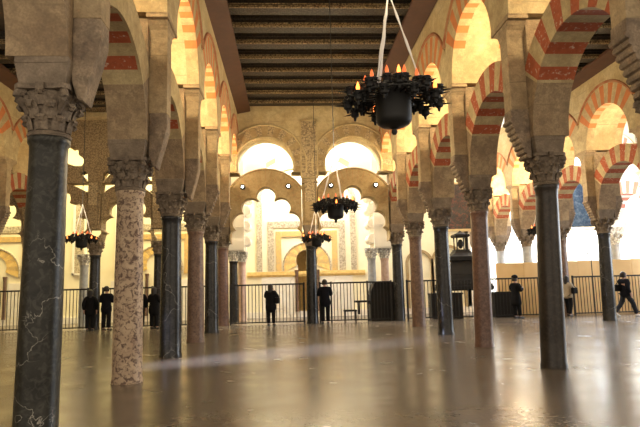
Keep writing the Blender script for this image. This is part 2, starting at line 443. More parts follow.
# capital: bell + two tiers of plain leaves, four volutes and an abacus
def leaf(q, a, z0, z1, r0, r1, w, curl):
    ca, sa = math.cos(a), math.sin(a)
    def P(r, t, z): return (r * ca - t * sa, r * sa + t * ca, z)
    rows = [(r0, w, z0), (r0 + .02, w * 1.05, z0 + (z1 - z0) * .5), (r0 + (r1 - r0) * .6, w * .95, z0 + (z1 - z0) * .85), (r1, w * .8, z1), (r1 + .02, w * .6, z1 - curl * .5), (r1 - .015, w * .45, z1 - curl)]
    vs = []; 
    for r, ww, z in rows:
        vs += [P(r, -ww, z), P(r + .035, 0, z), P(r, ww, z), P(r - .06, 0, z)]
    fs = []
    for i in range(len(rows) - 1):
        for k in range(4): fs.append((4 * i + k, 4 * i + (k + 1) % 4, 4 * i + 4 + (k + 1) % 4, 4 * i + 4 + k))
    fs += [(3, 2, 1, 0), tuple(4 * (len(rows) - 1) + k for k in range(4))]
    q.add(vs, fs)
def capital_meshes(m, mi_):
    q = MB()
    q.lathe([(.235, 0), (.275, .01), (.285, .035), (.27, .06), (.245, .07), (.245, .25), (.27, .4), (.33, .52), (.30, .55)], 28)
    for k in range(8): leaf(q, 2 * PI * k / 8, .07, .235, .25, .325, .085, .07)
    for k in range(8): leaf(q, 2 * PI * (k + .5) / 8, .2, .40, .265, .365, .085, .08)
    for k in range(4): leaf(q, PI / 2 * k, .36, .54, .28, .37, .07, .07)
    bell = q.mesh('capital', m, True)
    q = MB()
    pth = []; rr = []
    for i in range(22):
        t = i / 21; a = -PI * .2 + t * 3.3 * PI; R = .08 * (1 - .8 * t)
        pth.append((.375 + R * math.cos(a) * .9, 0, .465 + R * math.sin(a))); rr.append(.05 * (1 - .4 * t))
    pth = [(.27, 0, .28), (.33, 0, .36)] + [(.40, 0, .41)] + pth; rr = [.03, .045, .05] + rr
    q.tube(pth, rr, 6); vol = q.mesh('volute', m, True)
    q = MB()
    pts = []
    for k in range(4):
        a = PI / 4 + k * PI / 2
        pts += [((.46) * math.cos(a - .12), .46 * math.sin(a - .12)), (.46 * math.cos(a + .12), .46 * math.sin(a + .12))]
        for t in (.25, .5, .75):
            a2 = a + PI / 2 * t; rr2 = .46 - .13 * math.sin(PI * t) ** .8; pts.append((rr2 * math.cos(a2), rr2 * math.sin(a2)))
    q.prism(pts, 'z', .545, .605)
    for k in range(4):
        a = k * PI / 2; q.box((.33 * math.cos(a) - .05, .33 * math.sin(a) - .05, .5), (.33 * math.cos(a) + .05, .33 * math.sin(a) + .05, .61))
    ab = q.mesh('abacus', m)
    q = MB(); q.box((-.30, -.30, .60), (.30, .30, .85), taper=.05); q.box((-.35, -.35, .85), (.35, .35, .93))
    imp = q.mesh('impost_block', mi_, bevel=.012)
    return bell, vol, ab, imp
CAP = capital_meshes(M['capital'], M['impost']); CAPW = capital_meshes(M['cap_white'], M['cap_white'])
SHAFT_PROF = [(.285, 0), (.285, .05), (.268, .10), (.266, .6), (.262, 1.4), (.252, 2.3), (.242, 3.2), (.245, 3.34), (.268, 3.37), (.272, 3.42), (.26, 3.45)]
def column(x, y, shaft, label, group=None, lean=0., cap=None, scale=1., rz=0., top=True, thin=.95):
    t = thing('marble_column', label, 'column', (x, y, 0), rz, group); t.scale = (scale * thin, scale * thin, scale)
    q = MB(); q.lathe(SHAFT_PROF, 36, lean=lean); q.build('shaft', SH[shaft], t, True)
    bell, vol, ab, imp = cap or CAP
    cx = lean * 3.45
    c = link('capital', bell, t, (cx, 0, 3.43))
    for k in range(4): link('volute', vol, c, (0, 0, 0), (0, 0, PI / 4 + k * PI / 2))
    link('abacus', ab, c)
    if top: link('impost_block', imp, t, (cx, 0, 3.43))
    return t

def modillion_mesh(m, rolls=True):
    """stepped corbel of rolls under the pilaster; local +X points out of the wall, origin on the pier axis at floor level"""
    q = MB()
    prof = [(.355, 3.96), (.41, 3.96), (.47, 4.10), (.54, 4.26), (.61, 4.42), (.67, 4.58), (.71, 4.74), (.70, 4.92), (.355, 4.92)]
    q.prism(prof, 'y', -.175, .175)
    if rolls:
        for i in range(8):
            u = i / 7; q.tube([(.425 + .275 * u, -.185, 4.0 + .70 * u), (.425 + .275 * u, .185, 4.0 + .70 * u)], .047, 8)
    return q.mesh('modillion', m, True)
def stump_mesh(m):
    q = MB()
    q.prism([(.352, 4.12), (.43, 3.88), (.50, 3.86), (.53, 4.0), (.58, 4.18), (.64, 4.4), (.69, 4.62), (.69, 4.9), (.352, 4.92)], 'y', -.165, .165)
    return q.mesh('modillion', m, False, bevel=.03)
def pier_parts():
    P = {}
    for st in SETS:
        S = SETS[st]
        q = MB(); A36 = math.radians(36); a1 = math.acos((HALF - .31) / RB_OUT)
        half = [(HALF - RB_IN * math.cos(a), ZB + RB_IN * math.sin(a)) for a in [A36 * i / 8 for i in range(9)]]
        half += [(HALF - RB_OUT * math.cos(a), ZB + RB_OUT * math.sin(a)) for a in [A36 + (a1 - A36) * i / 5 for i in range(6)]] + [(.31, 6.70)]
        half = [(.31, 4.36)] + half
        n = len(half); vs = []
        for h in (-CORE, CORE):
            for (y, z) in half: vs += [(h, -y, z), (h, y, z)]
        fs = []
        for i in range(n - 1):
            a, c = 2 * i, 2 * i + 2; o = 2 * n
            fs += [(a, a + 1, c + 1, c), (o + a, o + c, o + c + 1, o + a + 1), (a, c, o + c, o + a), (a + 1, o + a + 1, o + c + 1, c + 1)]
        fs += [(0, 2 * n, 2 * n + 1, 1), (2 * n - 2, 2 * n - 1, 4 * n - 1, 4 * n - 2)]
        q.add(vs, fs); P[st, 'core'] = q.mesh('pier_core', S['pier'])
        q = MB(); q.box((.352, -.17, 4.9), (.69, .17, 6.42)); P[st, 'pil'] = q.mesh('pilaster', S['pil'], bevel=.012)
        q = MB()
        vs = []
        for (z, y, x) in ((6.40, .175, .70), (6.52, .22, .70), (6.74, .46, .74), (6.77, .468, .745)):
            vs += [(.352, -y, z), (x, -y, z), (x, y, z), (.352, y, z)]
        fs = [(3, 2, 1, 0), (12, 13, 14, 15)]
        for i in range(3):
            for k in range(4): fs.append((4 * i + k, 4 * i + (k + 1) % 4, 4 * i + 4 + (k + 1) % 4, 4 * i + 4 + k))
        q.add(vs, fs); q.box((.352, -.466, 6.66), (.75, .466, 6.72)); P[st, 'corbel'] = q.mesh('corbel', S['pil'])
        P[st, 'mod'] = modillion_mesh(S['pier'] if st == 'white' else M['pier_dull'])
        P[st, 'stump'] = stump_mesh(S['pier'] if st == 'white' else M['pier_dull'])
    return P
PP = pier_parts()
def pier(x, y, st, label, group=None, stump=False, sides=(0, PI), end=False):
    t = thing('arcade_pier', label, 'pillar', (x, y, 4.36), 0, group)
    d = (0, 0, -4.36)
    link('pier_core', PP[st, 'core'], t, d)
    if end: return t
    for rz in (0, PI):
        link('corbel', PP[st, 'corbel'], t, d, (0, 0, rz))
        if rz not in sides: continue
        link('pilaster', PP[st, 'pil'], t, d, (0, 0, rz))
        link('modillion', PP[st, 'stump' if stump else 'mod'], t, d, (0, 0, rz))
    return t
def arches(x, ym, st, lab_low, lab_up, group):
    t = thing('lower_arch', lab_low, 'arch', (x, ym, ZB), 0, group[0]); link('voussoir_ring', SETS[st]['lower'], t)
    t = thing('upper_arch', lab_up, 'arch', (x, ym, ZA), 0, group[1]); link('voussoir_ring', SETS[st]['upper'], t); link('rim_moulding', SETS[st]['rim'], t)

def row(x, ks, st, wallname, shafts, words, px=0.):
    """words: function(k) -> (column label, column group, pier label, ...)"""
    q = MB()
    for k in ks:
        y = Y0 + k * SP
        W = words(k)
        if W.get('col'): column(x + W.get('dx', 0), y, shafts(k), W['col'], W.get('gcol'), lean=W.get('lean', 0), thin=W.get('thin', .95), cap=CAPW if st == 'white' else None, rz=W.get('rz', 0))
        pier(x + px, y, st, W['pier'], W.get('gpier'), stump=W.get('stump', False), sides=W.get('sides', (0, PI)), end=W.get('end', False))
        if k != ks[-1]:
            arches(x + px, y + HALF, st, W['low'], W['up'], W['garch'])
            s = spandrel_mesh(None)
            q.add([(v[0] + x + px, v[1] + y + HALF, v[2] + ZA) for v in s.v], s.f)
    return tag(q.build(wallname, SETS[st]['wall']), kind='structure')

LSH = {-1: 'veined', 0: 'mottled', 1: 'black', 2: 'brown', 3: 'black', 4: 'red'}
LLAB = {-1: 'thick dark grey marble column with pale cracks, nearest and leftmost in the photo',
        0: 'beige marble column blotched with dark red, just right of the big grey column',
        1: 'black marble column right of the beige blotched column, left row',
        2: 'brown mottled marble column between two black columns of the left row',
        3: 'slim black marble column near the far end of the left row',
        4: 'red-brown column at the left edge of the lobed arch screen'}
def lw(k):
    n = ORD[k + 1]
    return dict(col=LLAB[k], pier='tall plastered pillar on top of the %s column of the left row' % n, stump=(k <= 1), lean=.0105 if k == -1 else 0, thin=.88 if k == -1 else .97, dx=.03 if k == -1 else 0,
                low='red and cream lower arch after the %s column of the left row' % n, up='orange and cream upper arch after the %s column of the left row' % n,
                end=k == 4, sides=(0,), gcol='columns of the left row', gpier='pillars of the left row', garch=('lower arches of the left row', 'upper arches of the left row'))
row(XL, list(range(-1, 5)), 'left', 'wall_left', lambda k: LSH[k], lw)
RSH = {-1: 'darkbrown', 0: 'darkbrown', 1: 'red', 2: 'black', 3: 'brown', 4: 'black'}
RLAB = {0: 'dark brown marble column nearest the camera on the right of the nave',
        1: 'reddish brown marble column left of the near dark right column',
        2: 'black marble column beside the red-brown one, right row',
        3: 'speckled brown column left of the black one in the right row',
        4: 'dark grey column at the right edge of the lobed arch screen'}
def rw(k):
    n = ORD[k] if k >= 0 else 'nearest'
    cut = k == -1
    return dict(col=RLAB.get(k), pier='tall pillar cut off by the right edge of the photo' if cut else 'tall plastered pillar on top of the %s column of the right row' % n,
                low='red and cream lower arch over the right photo edge' if cut else 'red and cream lower arch after the %s column of the right row' % n,
                up='orange and cream upper arch nearest the camera, right row' if cut else 'orange and cream upper arch after the %s column of the right row' % n,
                end=k == 4, sides=(PI,), thin=.86 if k < 2 else .94, dx={0: -.09, 1: -.09}.get(k, 0), lean={0: .042, 1: .026}.get(k, 0), gcol='columns of the right row', gpier='pillars of the right row', garch=('lower arches of the right row', 'upper arches of the right row'))
RCOL = dict(RLAB); 
row(XR, list(range(-1, 5)), 'warm', 'wall_right', lambda k: RSH[k], rw, px=.07)
column(XR, Y0 - SP, 'darkbrown', 'dark column under the pillar at the right photo edge')
def llw(k):
    n = ORD[k]
    return dict(col='dark column in the far left row behind the big grey column', pier='pillar of the far left arcade behind the big grey column',
                low='red and cream lower arch of the far left arcade, %s from the front' % n, up='cream upper arch of the far left arcade, %s from the front' % n,
                end=k == 4, gcol='columns of the far left row', gpier='pillars of the far left row', garch=('lower arches of the far left row', 'upper arches of the far left row'))
row(XLL, [1, 2, 3, 4], 'warm', 'wall_aisle_left', lambda k: 'black', llw)
def rrw(k):
    n = ORD[k - 1]
    return dict(dx=-.14 if k == 3 else 0, lean=.02 if k == 3 else 0, col={3: 'black column standing right of the near dark column, in the right aisle arcade', 4: 'column just right of the near dark right column, far arcade'}.get(k, 'column of the right aisle arcade, %s from the front' % n),
                pier='pillar on the %s column of the right aisle arcade' % n, low='red and cream lower arch of the right aisle arcade, %s from the front' % n,
                up='rimmed upper arch of the right aisle arcade, %s from the front' % n,
                gcol='columns of the right aisle arcade', gpier='pillars of the right aisle arcade', garch=('lower arches of the right aisle arcade', 'upper arches of the right aisle arcade'))
row(XRR, list(range(1, 9)), 'warm', 'wall_aisle_right', lambda k: {3: 'black', 4: 'brown', 5: 'grey', 6: 'grey', 7: 'grey', 8: 'grey'}.get(k, 'darkbrown'), rrw)
def wrw(k):
    n = ORD[k - 4]
    return dict(col='pale column of the white arcade at the far right, %s from the front' % n, pier='white pillar of the bright arcade at the far right, %s from the front' % n,
                low='white arch with pink bands at the far right, %s from the front' % n, up='white upper arch at the far right, %s from the front' % n,
                gcol='columns of the white arcade', gpier='pillars of the white arcade', garch=('lower arches of the white arcade', 'upper arches of the white arcade'))
row(17.6, list(range(4, 6)), 'white', 'wall_far_right', lambda k: 'grey', wrw)

# ------------------------------------------------------------------ screen of lobed arches at the end of the nave
YS = 25.0
def lobed(cx, ctrs, r, zb):
    """outline of a lobed opening: ctrs go from the crown down the right side"""
    right = [(cx + x, z) for x, z in ctrs]
    seq = [(2 * cx - x, z) for x, z in right[:0:-1]] + right          # left bottom ... crown ... right bottom
    pts = []
    def inter(a, c):
        mx, mz = (a[0] + c[0]) / 2, (a[1] + c[1]) / 2; dx, dz = c[0] - a[0], c[1] - a[1]; d = math.hypot(dx, dz)
        h = math.sqrt(max(0, r * r - d * d / 4)); p = (mx - dz / d * h, mz + dx / d * h); q = (mx + dz / d * h, mz - dx / d * h)
        ref = (cx, 3.5)
        return p if math.hypot(p[0] - ref[0], p[1] - ref[1]) > math.hypot(q[0] - ref[0], q[1] - ref[1]) else q
    n = len(seq)
    cusps = [inter(seq[i], seq[i + 1]) for i in range(n - 1)]
    for i, c in enumerate(seq):
        p0 = cusps[i - 1] if i > 0 else (c[0] - r * .75, c[1] - r * .66)
        p1 = cusps[i] if i < n - 1 else (c[0] + r * .75, c[1] - r * .66)
        a0 = math.atan2(p0[1] - c[1], p0[0] - c[0]); a1 = math.atan2(p1[1] - c[1], p1[0] - c[0])
        while a1 > a0: a1 -= 2 * PI
        pts += arc(c[0], c[1], r, a0, a1, 12)
    xl, xr = pts[0][0], pts[-1][0]
    return [(xl, zb)] + pts + [(xr, zb)]
LOBES = [(0, 5.73), (.68, 5.22), (1.1, 4.56), (1.22, 3.86)]
def plate_ring(cx, cz, r_in, r_out, a0, a1, n=40):
    return arc(cx, cz, r_in, a0, a1, n) + arc(cx, cz, r_out, a1, a0, n)

XC = (XL + XR) / 2
hb = (XR - XL) / 4                     # half width of a central bay
def screen_bay(cx, hw, name, lab, grp, carved=False, upper=True, sc=1.):
    zb = 4.36
    lob = lobed(cx, [(x * sc * hw / 1.977, z) for x, z in LOBES], .43 * (.85 if sc * hw < 1.6 else 1), 4.36 - 1.2)
    lob = [p for p in lob if True]
    zc = 5.03; R = hw - .02
    # ring: extrados circle down to springing, then block sides
    pw = .375 if hw > 1.6 else .305
    arcpts = [p for p in arc(cx, 5.03, R, 0, PI, 80) if abs(p[0] - cx) < hw - pw - .002]
    zz = 5.03 + math.sqrt(R * R - (hw - pw) ** 2)
    outer = [(cx + hw - pw, 4.36), (cx + hw - pw, zz)] + arcpts + [(cx - hw + pw, zz), (cx - hw + pw, 4.36)]
    # inner boundary: from left foot up over lobes to right foot, cut at z = 4.36 with corbelled feet
    inner = [p for p in lob[1:-1] if p[1] > 3.62]
    xl, xr = inner[0][0], inner[-1][0]
    poly = outer + [(cx - hw + pw + .01, 4.1), (xl, 3.6)] + inner + [(xr, 3.6), (cx + hw - pw - .01, 4.1)]
    t = thing('lobed_arch', lab, 'arch', (0, YS, 0), 0, grp)
    me = shape_mesh('lobed_ring', [poly], .7, M['screen_carved'] if carved else M['screen']); link('lobed_ring', me, t)
    return t
cxs = [(XL + XC) / 2, (XC + XR) / 2]
for cx, w in zip(cxs, ('left', 'right')):
    t = screen_bay(cx, hb, 'lobed_arch', 'tan stone arch with scalloped lobes, %s one at the end of the nave' % w, 'lobed arches closing the nave')
    q = MB()
    for i in range(19):
        a = math.radians(12 + i * 8.67)
        q.box((-.004, -.012, 0), (.004, .002, .5))
        n0 = len(q.v) - 8
        for j in range(n0, n0 + 8):
            X, Yv, Z = q.v[j]; r = 1.38 + Z
            q.v[j] = (cx + r * math.cos(a) - X * math.sin(a), Yv - .0, 5.03 + r * math.sin(a) + X * math.cos(a))
    q.build('voussoir_joint', M['redline'], t)
    q = MB(); q.tube([(cx + (hb - .06) * math.cos(a), -.01, 5.03 + (hb - .06) * math.sin(a)) for a in [PI * i / 40 for i in range(41)]], .045, 6); q.build('rim_moulding', M['screen'], t, True)
    for sx in (-1, 1):
        f = thing('spotlight', 'small round spotlight on the %s shoulder of the %s lobed arch' % ('left' if sx < 0 else 'right', w), 'lamp', (cx + sx * 1.02, YS - .02, 6.12), 0, 'spotlights on the lobed arches')
        q = MB(); q.lathe([(.10, 0), (.12, .05), (.12, .2), (.10, .22)], 14); o = q.build('housing', M['iron'], f, True); o.rotation_euler = (PI / 2, 0, 0)
        q = MB(); q.ball((0, 0, .2), .065, 12, (1, 1, .5)); o = q.build('lens', M['lamp_white'], f, True); o.rotation_euler = (PI / 2, 0, 0)
# wall over the central screen with two round windows
loops = [[(XL - .3, 6.4), (XR + .3, 6.4), (XR + .3, ZCEIL + .5), (XL - .3, ZCEIL + .5)]]
RW, ZW = 1.27, 7.06
wall_poly = [(XL - .3, 6.75), (XL - .3, ZCEIL + .5), (XR + .3, ZCEIL + .5), (XR + .3, 6.75)]
bot = []
for cx in cxs[::-1]:
    bot += [(cx + 1.15, 6.75)] + arc(cx, ZW, RW, -.25, PI + .25, 48) + [(cx - 1.15, 6.75)]
me = shape_mesh('wall_back', [wall_poly + bot], 1.0, M['plaster'])
o = link('wall_back', me, None, (0, YS - .3, 0)); tag(o, kind='structure')
for cx, w in zip(cxs, ('left', 'right')):
    t = thing('window_arch', 'banded stone arch around the %s round window over the lobed arches' % w, 'arch', (cx, YS - .3, ZW), 0, 'arches around the round windows')
    q = MB()
    for i in range(21):
        a0 = -.2 + (PI + .4) * i / 21; a1 = -.2 + (PI + .4) * (i + 1) / 21
        q.ring(0, 0, RW, 1.83, a0, a1, 3, 'y', -.03 if i % 2 else -.045, .2, i % 2)
    q.build('voussoir_ring', [M['screen'], M['panel_carved']], t)
    for r in (1.85, RW + .03):
        q = MB(); q.tube([(r * math.cos(a), -.045, r * math.sin(a)) for a in [-.2 + (PI + .4) * i / 44 for i in range(45)]], .045, 6); q.build('rim_moulding', M['cream'], t, True)
# piers between the screen arches
def screen_pier(x, lab, hw=.37, z1=6.74, m='screen'):
    t = thing('screen_pillar', lab, 'pillar', (x, YS, 4.36), 0, 'stone pillars of the screen')
    q = MB(); q.box((-hw + .03, -.06, 0), (hw - .03, .62, z1 - 4.36)); q.build('pillar_core', M[m], t, bevel=.01)
    q = MB(); q.box((-hw * .62, -.26, 1.0), (hw * .62, -.06, z1 - 4.36 - .02)); q.box((-hw, -.28, z1 - 4.36 - .5), (hw, -.06, z1 - 4.36 - .42)); q.build('pilaster', M['panel_carved'], t, bevel=.01)
    q = MB(); q.prism([(-.06, .1), (-.12, .2), (-.26, .75), (-.28, 1.02), (-.06, 1.02)], 'x', -hw * .62, hw * .62); q.build('modillion', M[m], t)
    return t
screen_pier(XC, 'carved stone pillar over the black column between the two lobed arches', .37)
t = thing('stone_relief', 'tall carved stone panel between the two round windows', 'relief', (XC, YS - .3, 6.45))
q = MB(); q.box((-.36, -.06, .03), (.36, 0, 2.62)); q.build('panel_field', M['panel_carved'], t)
q = MB()
for (a, c) in (((-.40, .0), (-.34, 2.66)), ((.34, .0), (.40, 2.66)), ((-.40, 2.62), (.40, 2.68)), ((-.40, .0), (.40, .05)), ((-.4, .68), (.4, .73))):
    q.box((a[0], -.09, a[1]), (c[0], 0, c[1]))
q.build('panel_frame', M['cream'], t)
column(XC + .02, YS + .3, 'black', 'black column in the middle of the lobed arch screen')
# left aisle screens, three narrow bays each, and the bays further left
bx = [XL, XL - 2.79, XL - 5.57, XLL, XLL - 2.79, XLL - 5.58]
SCN = ['nearest the nave', 'second from the nave', 'third from the nave', 'fourth from the nave', 'fifth from the nave']
for i in range(5):
    cx = (bx[i] + bx[i + 1]) / 2; hw = (bx[i] - bx[i + 1]) / 2
    screen_bay(cx, hw, 'lobed_arch', 'carved lobed arch of the left aisle screen, %s' % SCN[i], 'lobed arches of the left screens', carved=True, sc=1.0)
    if 0 < i:
        if i != 3:
            column(bx[i], YS + .3, 'black', 'dark slim column under the left aisle screen, %s' % SCN[i - 1], 'columns under the left screens', scale=.94, top=False)
        screen_pier(bx[i], 'carved pillar strip of the left aisle screen, %s' % SCN[i - 1], .3, 6.42, 'screen_carved')
# upper part of the left screens: interlaced lobed openings
def upper_screen(xs, name):
    x1, x0 = xs[0] + .3, xs[-1] - .3
    outer = [(x0, 6.43), (x0, ZCEIL + .5), (x1, ZCEIL + .5), (x1, 6.43)]
    loops = [outer]
    for i in range(len(xs) - 1):
        cx = (xs[i] + xs[i + 1]) / 2
        # the upper lobed window
        win = []
        for (ox, oz) in ((-.62, 7.42), (-.38, 7.82), (0, 8.0), (.38, 7.82), (.62, 7.42)):
            a = math.atan2(oz - 7.3, ox); win += arc(cx + ox, oz, .26, a + 1.15, a - 1.15, 8)
        win += [(cx + .5, 7.2), (cx + .2, 7.32), (cx, 7.36), (cx - .2, 7.32), (cx - .5, 7.2)]
        loops.append(win)
        for s in (-1, 1):
            loops.append([(cx + s * .92, 7.0), (cx + s * 1.07, 6.82), (cx + s * 1.09, 6.5), (cx + s * .98, 6.5), (cx + s * .85, 6.7), (cx + s * .66, 6.88)])
    me = shape_mesh(name, loops, .6, M['screen_carved'])
    tag(link(name, me, None, (0, YS, 0)), kind='structure')
upper_screen(bx[:4], 'wall_screen_left'); upper_screen(bx[3:], 'wall_screen_far_left')
q = MB(); q.box((XLL + .8, YS - .12, 9.3), (XL - .8, YS - .0, 9.42)); q.box((XLL + .8, YS - .16, 9.42), (XL - .8, YS, 9.62)); tag(q.build('trim_7', M['cream']), kind='structure')

# ------------------------------------------------------------------ bright room behind the screen
YB = 31.0
# back wall with the mihrab doorway
door = lambda cx, hw, zc, r: [(cx - hw, 0), (cx - hw, zc - r * .4)] + arc(cx, zc, r, PI + .42, -.42, 36) + [(cx + hw, zc - r * .4), (cx + hw, 0)]
XM = 1.08
poly = [(-24, 0), (-24, 11), (10.2, 11), (10.2, 0)] + door(XM, .50, 3.05, .60)
me = shape_mesh('wall_mihrab', [poly], .5, M['mihrab_wall']); tag(link('wall_mihrab', me, None, (0, YB, 0)), kind='structure')
q = MB(); q.box((XM - 1.2, YB + 1.6, 0), (XM + 1.2, YB + 1.8, 5)); q.box((XM - 1.2, YB + .5, 0), (XM - 1.05, YB + 1.8, 5)); q.box((XM + 1.05, YB + .5, 0), (XM + 1.2, YB + 1.8, 5)); q.box((XM - 1.2, YB + .5, 4.8), (XM + 1.2, YB + 1.8, 5))
tag(q.build('wall_niche', M['gold']), kind='structure')
q = MB(); q.box((-24, YB - .6, 11), (10.2, YB + 2, 11.2)); q.box((-24, 26.0, 10.6), (10.2, YB, 10.8)); tag(q.build('ceiling_mihrab', M['mihrab_wall']), kind='structure')
def doorway(cx, lab, big=True):
    t = thing('mosaic_doorway', lab, 'doorway', (cx, YB, 0))
    q = MB()
    for i in range(17):
        a0 = -.42 + (PI + .84) * i / 17; a1 = -.42 + (PI + .84) * (i + 1) / 17
        q.ring(0, 3.05, .62, lambda a: -.3 * math.sin(a) + math.sqrt(1.28 ** 2 - .09 * math.cos(a) ** 2), a0, a1, 3, 'y', -.06, 0, i % 2)
    q.build('mosaic_voussoirs', [M['gold'], M['gold_rich']], t)
    q = MB(); q.tube([(1.3 * math.cos(a), -.05, 2.75 + 1.3 * math.sin(a)) for a in [-.18 + (PI + .36) * i / 40 for i in range(41)]], .05, 6); q.build('arch_rim', M['mihrab_carved'], t, True)
    q = MB()
    for (x0, x1, z0, z1) in ((-2.15, -1.8, 2.5, 4.9), (1.8, 2.15, 2.5, 4.9), (-2.15, 2.15, 4.9, 5.25)):
        q.box((x0, -.05, z0), (x1, 0, z1))
    q.build('inscription_band', M['mihrab_carved'], t)
    q = MB()
    for (x0, x1, z0, z1) in ((-1.7, -1.4, 2.5, 4.7), (1.4, 1.7, 2.5, 4.7), (-1.39, 1.39, 4.4, 4.69)): q.box((x0, -.06, z0), (x1, 0, z1))
    q.build('gold_border', M['gold_rich'], t)
    for s in (-1, 1):
        q = MB(); q.box((s * 1.6 - .9, -.04, .35), (s * 1.6 + .9, 0, 2.2)); q.build('dado_slab', M['marble_dado'], t)
        q = MB(); q.lathe([(.1, 0), (.085, .1), (.08, 2.0), (.12, 2.25)], 14, (s * .58, -.08, .3)); q.build('jamb_column', SH['brown'], t, True)
    return t
doorway(XM, 'gold mosaic horseshoe doorway on the bright wall behind the screen')
doorway(-7.0, 'gold mosaic arch behind the left aisle screen')
doorway(-15.6, 'gold mosaic arch at the far left behind the railing')
q = MB(); q.box((-2.2, YB - .1, 2.3), (4.3, YB, 2.48)); q.box((-2.2, YB - .06, 2.2), (4.3, YB, 2.3)); tag(q.build('trim_8', M['gold']), kind='structure')
q = MB(); q.box((-24, YB - .08, 0), (10.2, YB, .32)); tag(q.build('baseboard_back', M['marble_dado']), kind='structure')
# cusped relief band running above the doorway, tall lattice strips beside it
t = thing('relief_band', 'tall pointed band of carved lattice on the bright wall behind the nave screen', 'relief', (XM, YB, 0))
for s in (-1, 1):
    q = MB(); q.prism([(s * 2.45, 2.5), (s * 2.75, 2.5), (s * 2.75, 6.6), (s * 2.45, 6.3)], 'y', -.1, 0); q.build('lattice_strip', M['mihrab_carved'], t)
    q = MB()
    pa = [(s * (.4 + 2.4 * math.cos(a)), 6.4 + 2.2 * math.sin(a)) for a in [PI / 2 * i / 16 for i in range(17)]]
    pb = [(s * (.4 + 2.1 * math.cos(a)), 6.35 + 1.9 * math.sin(a)) for a in [PI / 2 * i / 16 for i in range(17)]]
    q.prism(pa + pb[::-1], 'y', -.1, 0); q.build('lattice_arc', M['mihrab_carved'], t)
# white clustered columns at the sides of the bright room
def white_col(x, y, shaft, lab, s=.86): return column(x, y, shaft, lab, 'columns with white capitals in the bright room', cap=CAPW, scale=s, top=False)
white_col(-2.66, 28.0, 'black', 'dark column with white capital behind the left lobed arch, left of its pair')
white_col(-2.32, 28.9, 'pink', 'pale column with white capital behind the left lobed arch, right of its pair')
white_col(4.22, 28.0, 'grey', 'grey column with white capital behind the right lobed arch')
white_col(4.95, 28.4, 'pink', 'pink column with white capital behind the right lobed arch')
def side_wall(name, x0, x1):
    s = 1 if x1 > x0 else -1
    q = MB()
    q.box((min(x0, x1), 27.7, 3.45), (max(x0, x1), 29.4, 8.6))
    for i in range(4): # stepped lobed corbels under the arch between the column pair and the wall
        q.box((min(x0, x1) - (.0 if s > 0 else -.0), 27.6, 3.5 + i * 1.1), (max(x0, x1), 27.72, 3.95 + i * 1.1))
    tag(q.build(name, M['white_wall']), kind='structure')
side_wall('wall_bright_left', -3.1, -2.1); side_wall('wall_bright_right', 4.35, 5.4)
for s, X in ((1, -2.1), (-1, 4.35)):
    t = thing('cusped_springer', 'white lobed arch springer on the %s of the bright room' % ('left' if s > 0 else 'right'), 'arch', (X, 28.4, 3.45), 0)
    for i, (w_, z_, r_) in enumerate(((.14, .5, .34), (.16, 1.25, .34), (.2, 2.0, .34), (.3, 2.7, .36))):
        q = MB(); q.tube([(s * w_ * .4, -.62, z_), (s * w_ * .4, .62, z_)], r_ * .7, 12); q.build('lobe', M['white_wall'], t, True)
    q = MB(); q.prism([(0, 3.0), (s * .35, 3.1), (s * .5, 3.6), (s * .95, 3.9), (s * 1.1, 4.4), (s * 1.6, 4.7), (s * 1.6, 5.1), (0, 5.1)], 'y', -.6, .6); q.build('arch_spring', M['white_wall'], t)

white_col(-9.95, 28.2, 'grey', 'white-capped column in the bright room behind the left aisle railing')
for X, lb in ((-8.95, 'tall carved lattice panel on the bright wall right of the left aisle column'), (-11.2, 'tall carved lattice panel on the bright wall behind the big grey column')):
    t = thing('lattice_panel', lb, 'relief', (X, YB, 2.55))
    q = MB(); q.box((-.24, -.08, .1), (.24, 0, 4.2)); q.build('lattice_field', M['mihrab_carved'], t)
    q = MB()
    for (a, c) in (((-.36, 0), (-.24, 4.3)), ((.24, 0), (.36, 4.3)), ((-.36, 4.2), (.36, 4.35)), ((-.36, 0), (.36, .1))): q.box((a[0], -.11, a[1]), (c[0], 0, c[1]))
    q.build('panel_border', M['white_wall'], t)
# ------------------------------------------------------------------ iron railings
BAR = None
def bar_mesh():
    q = MB(); q.tube([(0, 0, .06), (0, 0, 1.74)], .017, 6); return q.mesh('bar', M['iron'], True)
BAR = bar_mesh()
def railing(x0, x1, y, lab, rz=0., posts=()):
    t = thing('iron_railing', lab, 'railing', (x0, y, 0), rz, 'iron railings across the nave end')
    L = x1 - x0
    q = MB(); q.box((0, -.03, 1.72), (L, .03, 1.79)); q.build('top_rail', M['iron'], t)
    q = MB(); q.box((0, -.02, .07), (L, .02, .12)); q.build('bottom_rail', M['iron'], t)
    n = int(L / .148)
    for i in range(n): link('bar', BAR, t, (L * (i + .5) / n, 0, 0))
    for p in (0.04, L - .04) + tuple(posts):
        q = MB(); q.box((p - .035, -.035, 0), (p + .035, .035, 1.82)); q.build('post', M['iron'], t)
    return t
YF = 25.45
railing(XL + .3, XC - .3, YF, 'black iron railing behind the woman left of the middle column')
railing(XC + .33, XR - .3, YF, 'black iron railing right of the middle column', posts=(.55, 2.2))
railing(bx[1] + .28, XL - .3, YF, 'black iron railing left of the nave screen, behind the left row')
railing(bx[2] + .28, bx[1] - .28, YF, 'black iron railing behind the group of dark visitors')
railing(bx[3] + .28, bx[2] - .28, YF, 'black iron railing between the big grey column and the visitors')
railing(XLL - 5.5, XLL - .3, YF, 'black iron railing at the far left photo edge')
railing(XR + .35, XR + 3.9, YF, 'black iron railing before the dark canopy')
railing(XR + 4.0, XRR - .4, YF, 'black iron railing before the ochre boards, left of the near dark column')
railing(XRR + .4, XRR + 6.5, YF, 'black iron railing at the far right of the hall')

